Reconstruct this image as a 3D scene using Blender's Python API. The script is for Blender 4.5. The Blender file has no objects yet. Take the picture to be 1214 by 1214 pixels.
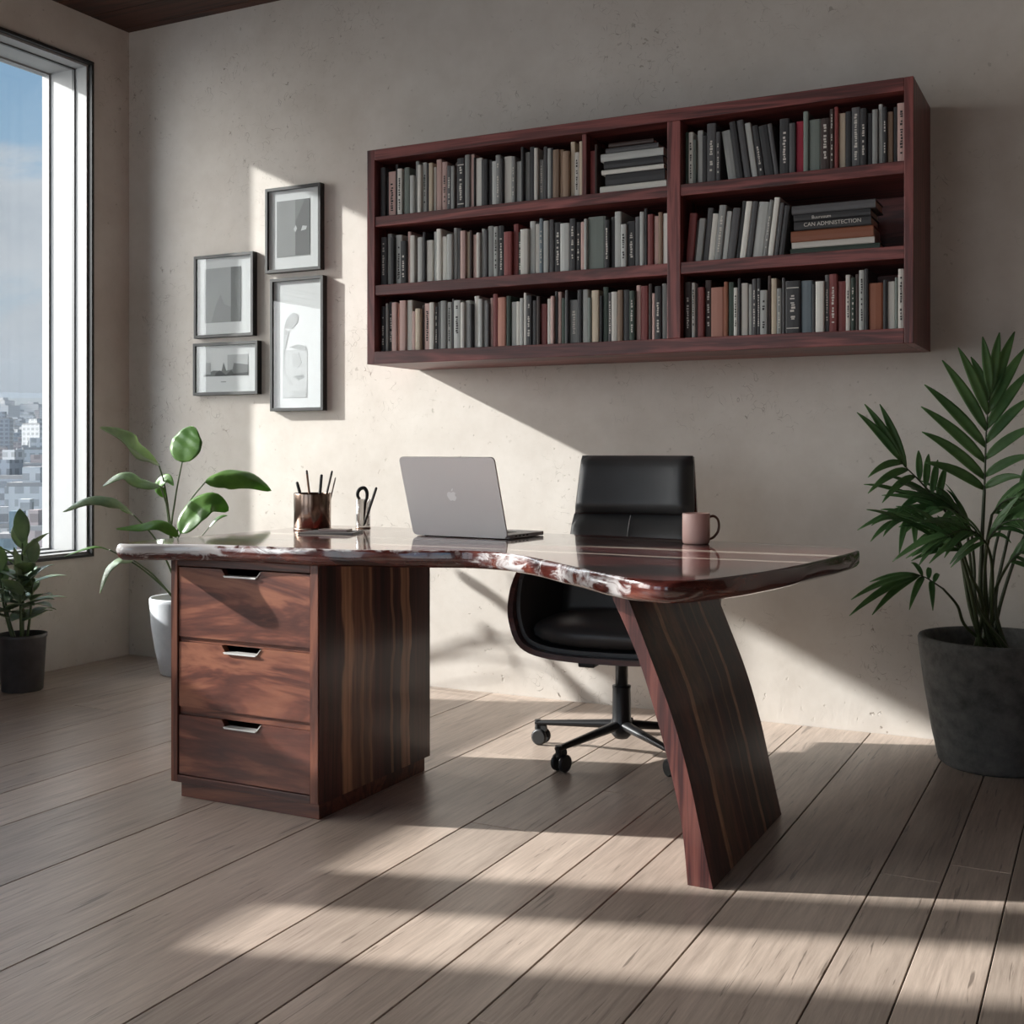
import bpy, bmesh, math, random
from mathutils import Vector, Matrix
R=random.Random(7)
S=bpy.context.scene; COL=S.collection
PI=math.pi
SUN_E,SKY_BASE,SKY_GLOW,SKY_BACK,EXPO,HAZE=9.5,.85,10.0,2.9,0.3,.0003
# ------------------------------------------------------------------ camera numbers
F,HY,TH=1400.18,532.976,0.4702            # focal length (px), eye-level row, yaw
RX=Vector((math.cos(TH),math.sin(TH),0)); DX=Vector((-math.sin(TH),math.cos(TH),0)); CAM=Vector((0,0,1))
def at(u,v,D): return CAM+(DX+RX*((u-607)/F)+Vector((0,0,(HY-v)/F)))*D
YB,XL,ZC=4.2955,-4.281,3.035              # back wall, left wall, ceiling
XR,YF=2.6,-2.6                            # right wall, front wall (behind the camera)

# ------------------------------------------------------------------ node helpers
def mat(name):
    m=bpy.data.materials.new(name); m.use_nodes=True
    nt=m.node_tree; b=nt.nodes['Principled BSDF']
    return m,nt,b
def nd(nt,t,**k):
    n=nt.nodes.new(t)
    for a,v in k.items(): setattr(n,a,v)
    return n
def L(nt,a,b): nt.links.new(a,b)
def coords(nt,scale=(1,1,1),loc=(0,0,0),rot=(0,0,0)):
    tc=nd(nt,'ShaderNodeTexCoord'); mp=nd(nt,'ShaderNodeMapping')
    mp.inputs['Scale'].default_value=scale; mp.inputs['Location'].default_value=loc; mp.inputs['Rotation'].default_value=rot
    L(nt,tc.outputs['Object'],mp.inputs['Vector']); return mp.outputs['Vector']
def noise(nt,vec,scale=5,detail=4,rough=.55,dist=0):
    n=nd(nt,'ShaderNodeTexNoise'); n.inputs['Scale'].default_value=scale; n.inputs['Detail'].default_value=detail
    n.inputs['Roughness'].default_value=rough; n.inputs['Distortion'].default_value=dist
    if vec is not None: L(nt,vec,n.inputs['Vector'])
    return n.outputs['Fac']
def ramp(nt,fac,stops,interp='LINEAR'):
    r=nd(nt,'ShaderNodeValToRGB'); cr=r.color_ramp; cr.interpolation=interp
    while len(cr.elements)<len(stops): cr.elements.new(.5)
    for e,(p,c) in zip(cr.elements,stops):
        e.position=p; e.color=(c[0],c[1],c[2],1) if not isinstance(c,(int,float)) else (c,c,c,1)
    L(nt,fac,r.inputs['Fac']); return r.outputs['Color']
def mix(nt,fac,a,b,blend='MIX'):
    m=nd(nt,'ShaderNodeMix',data_type='RGBA',blend_type=blend)
    for key,v in ((0,fac),(6,a),(7,b)):
        if isinstance(v,(int,float)): m.inputs[key].default_value=v
        elif isinstance(v,tuple): m.inputs[key].default_value=(v[0],v[1],v[2],1)
        else: L(nt,v,m.inputs[key])
    return m.outputs[2]
def math_(nt,op,a,b=None,c=None,clamp=False):
    m=nd(nt,'ShaderNodeMath',operation=op,use_clamp=clamp)
    for i,v in enumerate((a,b,c)):
        if v is None: continue
        if isinstance(v,(int,float)): m.inputs[i].default_value=v
        else: L(nt,v,m.inputs[i])
    return m.outputs[0]
def bump(nt,b,h,strength=.2,dist=.01):
    n=nd(nt,'ShaderNodeBump'); n.inputs['Strength'].default_value=strength; n.inputs['Distance'].default_value=dist
    L(nt,h,n.inputs['Height']); L(nt,n.outputs['Normal'],b.inputs['Normal'])
def plain(name,col,rough=.5,metal=0,spec=.5,coat=0,var=.06,vs=14):
    m,nt,b=mat(name)
    n=noise(nt,coords(nt),vs,3)
    c=mix(nt,n,tuple(x*(1-var) for x in col),tuple(min(1,x*(1+var)) for x in col))
    L(nt,c,b.inputs['Base Color']); b.inputs['Roughness'].default_value=rough; b.inputs['Metallic'].default_value=metal
    b.inputs['Specular IOR Level'].default_value=spec; b.inputs['Coat Weight'].default_value=coat
    return m
def srgb(r,g,b):
    f=lambda c:(c/255/12.92) if c/255<=.04045 else ((c/255+.055)/1.055)**2.4
    return (f(r),f(g),f(b))

# ------------------------------------------------------------------ mesh helpers
class MB:
    """collects verts/faces; build() links them as ONE mesh object"""
    def __init__(s): s.v=[]; s.f=[]; s.m=[]; s.sm=[]
    def add(s,vs,fs,mi=0,smooth=False):
        o=len(s.v); s.v+= [Vector(v) for v in vs]
        for f in fs: s.f.append([o+i for i in f]); s.m.append(mi); s.sm.append(smooth)
    def box(s,x0,x1,y0,y1,z0,z1,mi=0):
        s.add([(x0,y0,z0),(x1,y0,z0),(x1,y1,z0),(x0,y1,z0),(x0,y0,z1),(x1,y0,z1),(x1,y1,z1),(x0,y1,z1)],
              [(0,3,2,1),(4,5,6,7),(0,1,5,4),(1,2,6,5),(2,3,7,6),(3,0,4,7)],mi)
    def rbox(s,x0,x1,y0,y1,z0,z1,r,seg=3,mi=0,smooth=True):
        bm=bmesh.new(); bmesh.ops.create_cube(bm,size=1)
        for v in bm.verts: v.co=Vector(((x0+x1)/2+v.co.x*(x1-x0),(y0+y1)/2+v.co.y*(y1-y0),(z0+z1)/2+v.co.z*(z1-z0)))
        bmesh.ops.bevel(bm,geom=bm.edges[:],offset=r,segments=seg,affect='EDGES',profile=.5)
        bm.verts.index_update(); s.add([v.co.copy() for v in bm.verts],[[v.index for v in f.verts] for f in bm.faces],mi,smooth); bm.free()
    def prism(s,poly,a0,a1,axis='y',mi=0,smooth=False):
        """poly in the two other axes, extruded along axis from a0 to a1"""
        n=len(poly)
        def P(p,a): return {'y':(p[0],a,p[1]),'z':(p[0],p[1],a),'x':(a,p[0],p[1])}[axis]
        vs=[P(p,a0) for p in poly]+[P(p,a1) for p in poly]
        s.add(vs,[(i,(i+1)%n,n+(i+1)%n,n+i) for i in range(n)],mi,smooth)
        s.add(vs,[list(range(n))[::-1],list(range(n,2*n))],mi,False)
    def lathe(s,prof,c=(0,0,0),seg=48,mi=0,smooth=True,caps=True):
        """prof: (radius,z) list"""
        c=Vector(c); n=len(prof); vs=[]
        for r,z in prof:
            for k in range(seg):
                a=2*PI*k/seg; vs.append(c+Vector((r*math.cos(a),r*math.sin(a),z)))
        fs=[(i*seg+k,i*seg+(k+1)%seg,(i+1)*seg+(k+1)%seg,(i+1)*seg+k) for i in range(n-1) for k in range(seg)]
        s.add(vs,fs,mi,smooth)
        if caps:
            if prof[0][0]>1e-4: s.add(vs[:seg],[list(range(seg))[::-1]],mi)
            if prof[-1][0]>1e-4: s.add(vs[-seg:],[list(range(seg))],mi)
    def tube(s,pts,rad,seg=10,mi=0,flat=1.0,up=None):
        pts=[Vector(p) for p in pts]; n=len(pts)
        rad=rad if isinstance(rad,(list,tuple)) else [rad]*n
        u=None; vs=[]
        for i,p in enumerate(pts):
            t=(pts[min(i+1,n-1)]-pts[max(i-1,0)]).normalized()
            if u is None:
                u=up or (Vector((0,0,1)) if abs(t.z)<.9 else Vector((1,0,0)))
            u=(u-t*u.dot(t)).normalized(); w=t.cross(u)
            for k in range(seg):
                a=2*PI*k/seg; vs.append(p+(w*math.cos(a)+u*math.sin(a)*flat)*rad[i])
        fs=[(i*seg+k,i*seg+(k+1)%seg,(i+1)*seg+(k+1)%seg,(i+1)*seg+k) for i in range(n-1) for k in range(seg)]
        s.add(vs,fs,mi,True)
        s.add(vs[:seg],[list(range(seg))[::-1]],mi); s.add(vs[-seg:],[list(range(seg))],mi)
    def grid(s,rows,mi=0,smooth=True):
        n=len(rows[0]); vs=[p for r in rows for p in r]
        s.add(vs,[(i*n+k,i*n+k+1,(i+1)*n+k+1,(i+1)*n+k) for i in range(len(rows)-1) for k in range(n-1)],mi,smooth)
    def build(s,name,mats,parent=None,off=None,bevel=0,seg=2,fix=False):
        off=Vector(off) if off is not None else (parent_loc(parent) if parent is not None else Vector())
        me=bpy.data.meshes.new(name)
        me.from_pydata([v-off for v in s.v],[],s.f)
        for m in (mats if isinstance(mats,(list,tuple)) else [mats]): me.materials.append(m)
        for p,mi,sm in zip(me.polygons,s.m,s.sm): p.material_index=mi; p.use_smooth=sm
        if fix:
            bm=bmesh.new(); bm.from_mesh(me); bmesh.ops.recalc_face_normals(bm,faces=bm.faces); bm.to_mesh(me); bm.free()
        me.update()
        o=bpy.data.objects.new(name,me); COL.objects.link(o)
        if parent is not None: o.parent=parent
        else: o.location=off
        if bevel:
            md=o.modifiers.new('soft edge','BEVEL'); md.width=bevel; md.segments=seg; md.limit_method='ANGLE'; md.angle_limit=math.radians(40)
        return o
def parent_loc(p):
    v=Vector()
    while p is not None: v+=p.location; p=p.parent
    return v
def tag(o,label=None,cat=None,group=None,kind=None):
    if label: o['label']=label
    if cat: o['category']=cat
    if group: o['group']=group
    if kind: o['kind']=kind
    return o
def thing(name,loc,label,cat,group=None,rz=0):
    o=bpy.data.objects.new(name,None); COL.objects.link(o); o.location=loc; o.rotation_euler=(0,0,rz)
    o.empty_display_size=.1
    return tag(o,label,cat,group)
def catmull(P,per=8,closed=False):
    n=len(P); P=[Vector(p) for p in P]; out=[]
    rng=range(n) if closed else range(n-1)
    for i in rng:
        g=(lambda k:P[k%n]) if closed else (lambda k:P[max(0,min(n-1,k))])
        p0,p1,p2,p3=g(i-1),g(i),g(i+1),g(i+2)
        for j in range(per):
            t=j/per
            out.append(.5*((2*p1)+(p2-p0)*t+(2*p0-5*p1+4*p2-p3)*t*t+(3*p1-p0-3*p2+p3)*t**3))
    if not closed: out.append(P[-1].copy())
    return out

# ------------------------------------------------------------------ materials
def plaster():
    m,nt,b=mat('plaster')
    v=coords(nt)
    big=noise(nt,v,.9,5,.6); mid=noise(nt,v,5,6,.65); fine=noise(nt,v,60,3,.6)
    c=ramp(nt,big,[(.3,srgb(192,184,174)),(.7,srgb(213,207,200))])
    c=mix(nt,.35,c,ramp(nt,mid,[(.3,srgb(180,171,161)),(.75,srgb(220,215,208))]))
    # hair cracks and pits gathered in a few worn areas
    vo=nd(nt,'ShaderNodeTexVoronoi',feature='DISTANCE_TO_EDGE'); vo.inputs['Scale'].default_value=9
    wv=nd(nt,'ShaderNodeVectorMath',operation='ADD'); nn=nd(nt,'ShaderNodeTexNoise'); nn.inputs['Scale'].default_value=6
    L(nt,v,nn.inputs['Vector']); L(nt,v,wv.inputs[0]); L(nt,nn.outputs['Color'],wv.inputs[1]); L(nt,wv.outputs[0],vo.inputs['Vector'])
    crack=math_(nt,'LESS_THAN',vo.outputs['Distance'],.012)
    area=ramp(nt,noise(nt,v,1.7,3),[(.50,0),(.62,1)])
    dash=ramp(nt,noise(nt,v,23,2),[(.5,0),(.6,1)])
    ck=math_(nt,'MULTIPLY',math_(nt,'MULTIPLY',crack,area),dash)
    pit=ramp(nt,noise(nt,v,42,2,.5),[(.69,0),(.74,1)])
    area2=ramp(nt,noise(nt,v,2.3,2),[(.45,0),(.65,1)])
    pk=math_(nt,'MULTIPLY',pit,area2)
    c=mix(nt,math_(nt,'MULTIPLY',ck,.7),c,srgb(110,98,85)); c=mix(nt,math_(nt,'MULTIPLY',pk,.5),c,srgb(120,108,94))
    L(nt,c,b.inputs['Base Color']); b.inputs['Roughness'].default_value=.85; b.inputs['Specular IOR Level'].default_value=.25
    h=math_(nt,'ADD',math_(nt,'MULTIPLY',mid,1.0),math_(nt,'MULTIPLY',fine,.15))
    h=math_(nt,'SUBTRACT',h,math_(nt,'ADD',ck,pk))
    bump(nt,b,h,.25,.008); return m
def wood(name,dark,mid,light,axis='x',scale=1.0,rough=.4,coat=0,stretch=14,dist=1.2,bumps=.05,jitter=True,fig=1.0):
    """figured timber, grain along the given axis"""
    m,nt,b=mat(name)
    k={'x':(1/stretch*6,6,6),'y':(6,1/stretch*6,6),'z':(6,6,1/stretch*6)}[axis]
    sc=tuple(q*scale for q in k)
    v=coords(nt,sc)
    if jitter:
        oi=nd(nt,'ShaderNodeObjectInfo'); ad=nd(nt,'ShaderNodeVectorMath',operation='ADD'); L(nt,v,ad.inputs[0])
        mu=math_(nt,'MULTIPLY',oi.outputs['Random'],40); L(nt,mu,ad.inputs[1]); v=ad.outputs[0]
    n=noise(nt,v,1.0*fig,5,.6,dist); 
    w=nd(nt,'ShaderNodeMath',operation='SINE'); L(nt,math_(nt,'MULTIPLY',n,34),w.inputs[0])
    ring=math_(nt,'MULTIPLY_ADD',w.outputs[0],.5,.5)
    f=noise(nt,v,9,4,.7)
    t=math_(nt,'ADD',math_(nt,'MULTIPLY',ring,.45),math_(nt,'MULTIPLY',n,.6)); t=math_(nt,'ADD',t,math_(nt,'MULTIPLY',math_(nt,'SUBTRACT',f,.5),.5))
    c=ramp(nt,t,[(.18,dark),(.52,mid),(.9,light)])
    L(nt,c,b.inputs['Base Color']); b.inputs['Roughness'].default_value=rough; b.inputs['Coat Weight'].default_value=coat; b.inputs['Coat Roughness'].default_value=.08
    bump(nt,b,f,bumps,.004); return m
def floor_mat():
    m,nt,b=mat('weathered oak planks')
    a=nd(nt,'ShaderNodeVertexColor',layer_name='tone')
    sep=nd(nt,'ShaderNodeSeparateColor'); L(nt,a.outputs['Color'],sep.inputs[0])
    off=nd(nt,'ShaderNodeCombineXYZ'); L(nt,math_(nt,'MULTIPLY',sep.outputs[1],37),off.inputs[1]); L(nt,math_(nt,'MULTIPLY',sep.outputs[2],11),off.inputs[0])
    def vec(s):
        v=coords(nt,s); ad=nd(nt,'ShaderNodeVectorMath',operation='ADD'); L(nt,v,ad.inputs[0]); L(nt,off.outputs[0],ad.inputs[1]); return ad.outputs[0]
    g=noise(nt,vec((16,1.1,1)),1.6,6,.62,.6); f=noise(nt,vec((130,6,1)),1,4,.7); big=noise(nt,vec((2.2,.9,1)),1.2,3)
    base=ramp(nt,g,[(.25,srgb(136,121,110)),(.5,srgb(176,158,144)),(.75,srgb(200,182,167))])
    base=mix(nt,.42,base,ramp(nt,f,[(.3,srgb(116,101,91)),(.7,srgb(206,188,174))]))
    base=mix(nt,math_(nt,'MULTIPLY',big,.25),base,srgb(154,141,129))
    tone=math_(nt,'MULTIPLY_ADD',sep.outputs[0],.34,.80)
    tc=nd(nt,'ShaderNodeCombineColor'); [L(nt,tone,tc.inputs[i]) for i in range(3)]
    base=mix(nt,1.0,base,tc.outputs[0],'MULTIPLY')
    crk=ramp(nt,noise(nt,vec((60,2.6,1)),1.3,3,.6,.8),[(.625,0),(.68,1)])
    base=mix(nt,math_(nt,'MULTIPLY',crk,.6),base,srgb(70,58,50))
    L(nt,base,b.inputs['Base Color']); b.inputs['Specular IOR Level'].default_value=.6
    L(nt,ramp(nt,g,[(.2,.38),(.8,.28)]),b.inputs['Roughness'])
    bump(nt,b,math_(nt,'SUBTRACT',math_(nt,'ADD',f,g),crk),.12,.003); return m
def leather():
    m,nt,b=mat('black leather'); v=coords(nt)
    vo=nd(nt,'ShaderNodeTexVoronoi'); vo.inputs['Scale'].default_value=260; L(nt,v,vo.inputs['Vector'])
    L(nt,ramp(nt,noise(nt,v,6),[(.3,(.052,.052,.053)),(.7,(.070,.070,.071))]),b.inputs['Base Color'])
    b.inputs['Roughness'].default_value=.38; bump(nt,b,vo.outputs['Distance'],.08,.001); return m
def tabletop_mat():
    m,nt,b=mat('lacquered rosewood tabletop')
    v=coords(nt,(1.1,9,9)); n=noise(nt,v,1.4,6,.6,.9)
    s=nd(nt,'ShaderNodeMath',operation='SINE'); L(nt,math_(nt,'MULTIPLY',n,40),s.inputs[0])
    t=math_(nt,'ADD',math_(nt,'MULTIPLY',s.outputs[0],.18),n)
    c=ramp(nt,t,[(.25,srgb(38,14,14)),(.5,srgb(88,34,32)),(.8,srgb(128,62,54))])
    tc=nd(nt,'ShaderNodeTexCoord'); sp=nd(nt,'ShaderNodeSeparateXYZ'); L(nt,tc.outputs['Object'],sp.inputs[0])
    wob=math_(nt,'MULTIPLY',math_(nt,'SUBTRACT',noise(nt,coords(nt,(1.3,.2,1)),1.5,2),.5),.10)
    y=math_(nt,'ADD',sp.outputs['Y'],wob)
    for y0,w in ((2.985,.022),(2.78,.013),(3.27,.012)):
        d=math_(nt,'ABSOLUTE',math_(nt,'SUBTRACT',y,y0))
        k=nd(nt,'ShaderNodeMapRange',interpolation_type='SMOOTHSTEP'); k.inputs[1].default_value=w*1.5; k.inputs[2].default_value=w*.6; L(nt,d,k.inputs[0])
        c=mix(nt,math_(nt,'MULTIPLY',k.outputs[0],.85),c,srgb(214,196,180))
    L(nt,c,b.inputs['Base Color']); b.inputs['Roughness'].default_value=.25; b.inputs['Coat Weight'].default_value=1; b.inputs['Coat Roughness'].default_value=.055; b.inputs['Coat IOR'].default_value=1.6
    return m
def edge_mat():
    m,nt,b=mat('live edge with pale resin')
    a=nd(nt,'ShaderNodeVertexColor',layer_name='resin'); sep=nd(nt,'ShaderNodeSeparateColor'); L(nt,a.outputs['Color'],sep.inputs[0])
    v=coords(nt,(5,5,16)); n=noise(nt,v,1.3,5,.6,1.0)
    c=ramp(nt,n,[(.3,srgb(28,12,11)),(.52,srgb(72,32,28)),(.75,srgb(110,62,50))])
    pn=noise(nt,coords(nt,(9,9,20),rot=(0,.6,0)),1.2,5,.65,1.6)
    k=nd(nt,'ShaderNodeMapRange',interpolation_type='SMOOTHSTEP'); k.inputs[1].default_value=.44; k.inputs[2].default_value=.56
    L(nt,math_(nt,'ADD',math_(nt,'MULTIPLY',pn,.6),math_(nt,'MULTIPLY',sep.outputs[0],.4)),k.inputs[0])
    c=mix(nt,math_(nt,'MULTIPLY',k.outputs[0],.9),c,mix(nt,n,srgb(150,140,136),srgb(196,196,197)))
    L(nt,c,b.inputs['Base Color']); b.inputs['Roughness'].default_value=.16; b.inputs['Coat Weight'].default_value=.7; b.inputs['Coat Roughness'].default_value=.04
    bump(nt,b,n,.15,.004); return m
def striped_side(name,axis,stripes,lo,hi):
    """bookmatched dark timber with pale sapwood bands running upwards; stripes = (centre, half width, strength)"""
    m,nt,b=mat(name)
    tc=nd(nt,'ShaderNodeTexCoord'); sp=nd(nt,'ShaderNodeSeparateXYZ'); L(nt,tc.outputs['Object'],sp.inputs[0])
    u=sp.outputs[axis]
    wv=coords(nt,(.01,.01,2.0)); wob=math_(nt,'MULTIPLY',math_(nt,'SUBTRACT',noise(nt,wv,1.6,2,.5),.5),.10)
    # mirrored about the middle like a bookmatched veneer
    c0=(lo+hi)/2
    us=math_(nt,'ADD',u,wob)
    v=coords(nt,(60,60,2.2)); g=noise(nt,v,1,5,.65,.4); v2=coords(nt,(12,12,.8)); g2=noise(nt,v2,1,4,.6,.5)
    t=math_(nt,'ADD',math_(nt,'MULTIPLY',g,.45),math_(nt,'MULTIPLY',g2,.65))
    c=ramp(nt,t,[(.36,srgb(22,12,12)),(.52,srgb(60,32,29)),(.72,srgb(110,62,52))])
    for y0,w,k0 in stripes:
        d=math_(nt,'ABSOLUTE',math_(nt,'SUBTRACT',us,y0))
        k=nd(nt,'ShaderNodeMapRange',interpolation_type='SMOOTHSTEP'); k.inputs[1].default_value=w*1.25; k.inputs[2].default_value=w*.7; L(nt,d,k.inputs[0])
        c=mix(nt,math_(nt,'MULTIPLY',k.outputs[0],k0),c,ramp(nt,g,[(.3,srgb(138,98,74)),(.7,srgb(200,156,122))]))
    L(nt,c,b.inputs['Base Color']); b.inputs['Roughness'].default_value=.36; b.inputs['Coat Weight'].default_value=.22; b.inputs['Coat Roughness'].default_value=.14
    return m
def leaf_mat(name,col,col2,trans=.35,rough=.38):
    m,nt,b=mat(name)
    v=coords(nt,(1,1,1)); n=noise(nt,v,9,4)
    c=ramp(nt,n,[(.3,col),(.72,col2)])
    L(nt,c,b.inputs['Base Color']); b.inputs['Roughness'].default_value=rough
    tr=nd(nt,'ShaderNodeBsdfTranslucent'); L(nt,mix(nt,1.0,c,(1.6,1.7,.7),'MULTIPLY'),tr.inputs['Color'])
    mx=nd(nt,'ShaderNodeMixShader'); mx.inputs[0].default_value=trans
    out=nt.nodes['Material Output']; L(nt,b.outputs[0],mx.inputs[1]); L(nt,tr.outputs[0],mx.inputs[2]); L(nt,mx.outputs[0],out.inputs[0])
    return m
def glass_pane():
    m,nt,b=mat('window glass'); nt.nodes.remove(b)
    t=nd(nt,'ShaderNodeBsdfTransparent'); t.inputs[0].default_value=(.96,.97,.97,1); g=nd(nt,'ShaderNodeBsdfGlossy'); g.inputs['Roughness'].default_value=.0
    lw=nd(nt,'ShaderNodeLayerWeight'); lw.inputs[0].default_value=.5
    fr=math_(nt,'MULTIPLY_ADD',math_(nt,'POWER',lw.outputs['Facing'],5),.5,.03)
    mx=nd(nt,'ShaderNodeMixShader'); L(nt,fr,mx.inputs[0]); L(nt,t.outputs[0],mx.inputs[1]); L(nt,g.outputs[0],mx.inputs[2])
    L(nt,mx.outputs[0],nt.nodes['Material Output'].inputs[0]); return m
def clear_glass():
    m,nt,b=mat('clear glass'); nt.nodes.remove(b)
    t=nd(nt,'ShaderNodeBsdfTransparent'); t.inputs[0].default_value=(.86,.85,.84,1); g=nd(nt,'ShaderNodeBsdfGlossy'); g.inputs['Roughness'].default_value=.02
    lw=nd(nt,'ShaderNodeLayerWeight'); lw.inputs[0].default_value=.35
    mx=nd(nt,'ShaderNodeMixShader'); L(nt,lw.outputs['Facing'],mx.inputs[0]); L(nt,t.outputs[0],mx.inputs[1]); L(nt,g.outputs[0],mx.inputs[2])
    L(nt,mx.outputs[0],nt.nodes['Material Output'].inputs[0]); return m
def pot_mat(name,a,c,scale,rough,bs):
    m,nt,b=mat(name); v=coords(nt); n=noise(nt,v,scale,6,.7); n2=noise(nt,v,3,3)
    L(nt,mix(nt,.3,ramp(nt,n,[(.3,a),(.7,c)]),ramp(nt,n2,[(.3,a),(.7,c)])),b.inputs['Base Color']); b.inputs['Roughness'].default_value=rough
    bump(nt,b,n,bs,.004); return m

PL=plaster(); FLOOR=floor_mat(); LEATHER=leather()
CEILW=wood('dark ceiling timber',srgb(30,16,11),srgb(58,32,22),srgb(84,50,36),'x',1.0,.6)
SHELFW=wood('red mahogany',srgb(60,30,29),srgb(110,57,54),srgb(150,84,79),'x',1.3,.42,stretch=18)
SHELFV=wood('red mahogany upright',srgb(60,30,29),srgb(110,57,54),srgb(150,84,79),'z',1.3,.42,stretch=18)
WALNUT=wood('figured walnut drawer front',srgb(60,31,25),srgb(102,58,45),srgb(140,90,68),'x',.62,.36,.15,stretch=5,dist=1.6,fig=1.0)
CARC=wood('walnut carcass',srgb(48,24,18),srgb(94,52,38),srgb(130,80,58),'z',1.2,.4,.1,stretch=14)
CARCH=wood('walnut rail',srgb(44,22,17),srgb(88,48,36),srgb(122,74,54),'x',1.2,.4,.1,stretch=14)
CHAIRW=wood('dark bentwood',srgb(50,24,19),srgb(82,42,34),srgb(112,62,50),'x',1.0,.35,.2,stretch=20)
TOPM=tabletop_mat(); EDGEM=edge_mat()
SIDEM=striped_side('bookmatched cabinet side',1,[(2.80,.055,.30),(2.725,.024,.95),(2.80,.008,.45),(2.845,.006,.5),(2.955,.007,.5),(3.02,.016,.85),(3.045,.008,.9)],2.6,3.18)
LEGM=striped_side('bookmatched desk leg',1,[(2.80,.05,.22),(2.745,.013,.95),(2.90,.006,.35),(3.05,.010,.9),(2.98,.005,.3)],2.6,3.22)
LEGF=wood('red rosewood leg face',srgb(42,21,20),srgb(78,40,36),srgb(106,62,54),'z',2.4,.32,.3,stretch=26)
BLACKM=plain('graphite window frame',srgb(46,46,45),.45,.3); REVEAL=plain('white painted reveal',srgb(142,142,141),.6)
GREYM=plain('grey window gasket',srgb(70,72,72),.5); GLASS=glass_pane(); CLEAR=clear_glass()
ALU=plain('satin aluminium',srgb(225,223,222),.42,.1,var=.02); LOGO=plain('pale logo inlay',srgb(255,255,255),.5,0,var=.01); DARKK=plain('black key plastic',(.012,.012,.013),.5)
CHROME=plain('brushed pull metal',srgb(214,212,208),.35,.35,var=.03)
BLKMET=plain('black coated metal',(.018,.018,.019),.34,.4); BLKPL=plain('black plastic',(.016,.016,.016),.5)
PINK=plain('blush ceramic',srgb(206,168,158),.4,var=.02); BRONZE=plain('tarnished bronze steel',srgb(150,128,114),.22,1,var=.05)
PAPER=plain('white mat board',srgb(204,204,204),.8,var=.01); PAGES=plain('book pages',srgb(206,198,184),.9,var=.05,vs=200)
SOIL=plain('potting soil',srgb(38,30,25),.95,var=.4,vs=70)
POTW=pot_mat('pale grey ceramic',srgb(196,200,205),srgb(214,217,220),30,.55,.05)
POTD=pot_mat('charcoal rough concrete',srgb(52,52,51),srgb(110,109,106),18,.85,.5)
POTM=pot_mat('dark zinc',srgb(52,50,50),srgb(84,82,82),12,.4,.05)
LEAFA=leaf_mat('broad glossy leaf',srgb(66,106,50),srgb(110,146,76),.35,.3)
LEAFB=leaf_mat('dusty green leaf',srgb(108,130,102),srgb(152,168,140),.28,.32)
PALMG=leaf_mat('palm leaflet',srgb(62,98,58),srgb(104,138,86),.25,.4)
STEMG=plain('green stem',srgb(70,86,48),.5,var=.2); STEMP=plain('palm cane',srgb(48,58,30),.5,var=.25)
# ------------------------------------------------------------------ camera
cd=bpy.data.cameras.new('camera'); cam=bpy.data.objects.new('camera',cd); COL.objects.link(cam); S.camera=cam
cam.location=CAM; cam.rotation_euler=(PI/2,0,TH); cd.sensor_width=36; cd.sensor_fit='HORIZONTAL'; cd.lens=36*F/1214
cd.shift_y=-(607-HY)/1214; cd.clip_start=.05; cd.clip_end=30000

# ------------------------------------------------------------------ room
def struct(name,mb,mats,**k):
    o=mb.build(name,mats,**k); o['kind']='structure'; return o
# floor: planks run towards the back wall
SEAMS=[-4.28,-3.95,-3.62,-3.36,-3.12,-2.88,-2.63,-2.27,-1.9,-1.535,-1.33,-1.15,-1.0,-.76,-.49,-.35,-.21,.02,.24,.47,.7,.93,1.16,1.39,1.62,1.85,2.08,2.31,2.6]
fb=MB(); fb.box(XL-.01,XR+.01,YF-.01,YB+.01,-.06,-.006,1)
tones=[]
fix={-1.33:.95,-1.15:.75,-.49:.5,-.35:.95,-.21:.2,-.76:.75}
for a,b_ in zip(SEAMS[:-1],SEAMS[1:]):
    ys=[YF]; y=YF+R.uniform(.8,2.4)
    while y<YB-.8: ys.append(y); y+=R.uniform(2.2,3.4)
    ys.append(YB)
    for p,q in zip(ys[:-1],ys[1:]):
        g=.0015
        n0=len(fb.f); fb.box(a+g,b_-g,p+g,q-g,-.03,0)
        t=(R.random()*.8+.1 if a not in fix else fix[a],R.random(),R.random())
        tones+= [(n0,len(fb.f),t)]
fl=struct('floor',fb,[FLOOR,plain('dark gap',(.012,.01,.009),.9)])
ca=fl.data.color_attributes.new('tone','FLOAT_COLOR','CORNER')
for n0,n1,t in tones:
    for fi in range(n0,n1):
        for li in fl.data.polygons[fi].loop_indices: ca.data[li].color=(t[0],t[1],t[2],1)
md=fl.modifiers.new('soft edge','BEVEL'); md.width=.0012; md.segments=1; md.limit_method='ANGLE'
# ceiling boards
cb=MB()
y=YF
while y<YB-.02:
    w=min(.19,YB-y); cb.box(XL,XR,y+.002,y+w-.002,ZC,ZC+.03); y+=w
cb.box(XL-.3,XR,YF,YB,ZC+.012,ZC+.06)
struct('ceiling',cb,CEILW)
b=MB(); b.box(XL-.3,XR+.2,YB,YB+.2,-.05,ZC+.06); struct('wall_back',b,PL)
b=MB(); b.box(XR,XR+.2,YF,YB,-.05,ZC+.06); struct('wall_right',b,wood('dark panelling to cut bounce',srgb(44,30,24),srgb(78,54,42),srgb(104,76,60),'z',.6,.5))  # unseen wall; its dark timber is invented to cut bounced light
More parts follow.
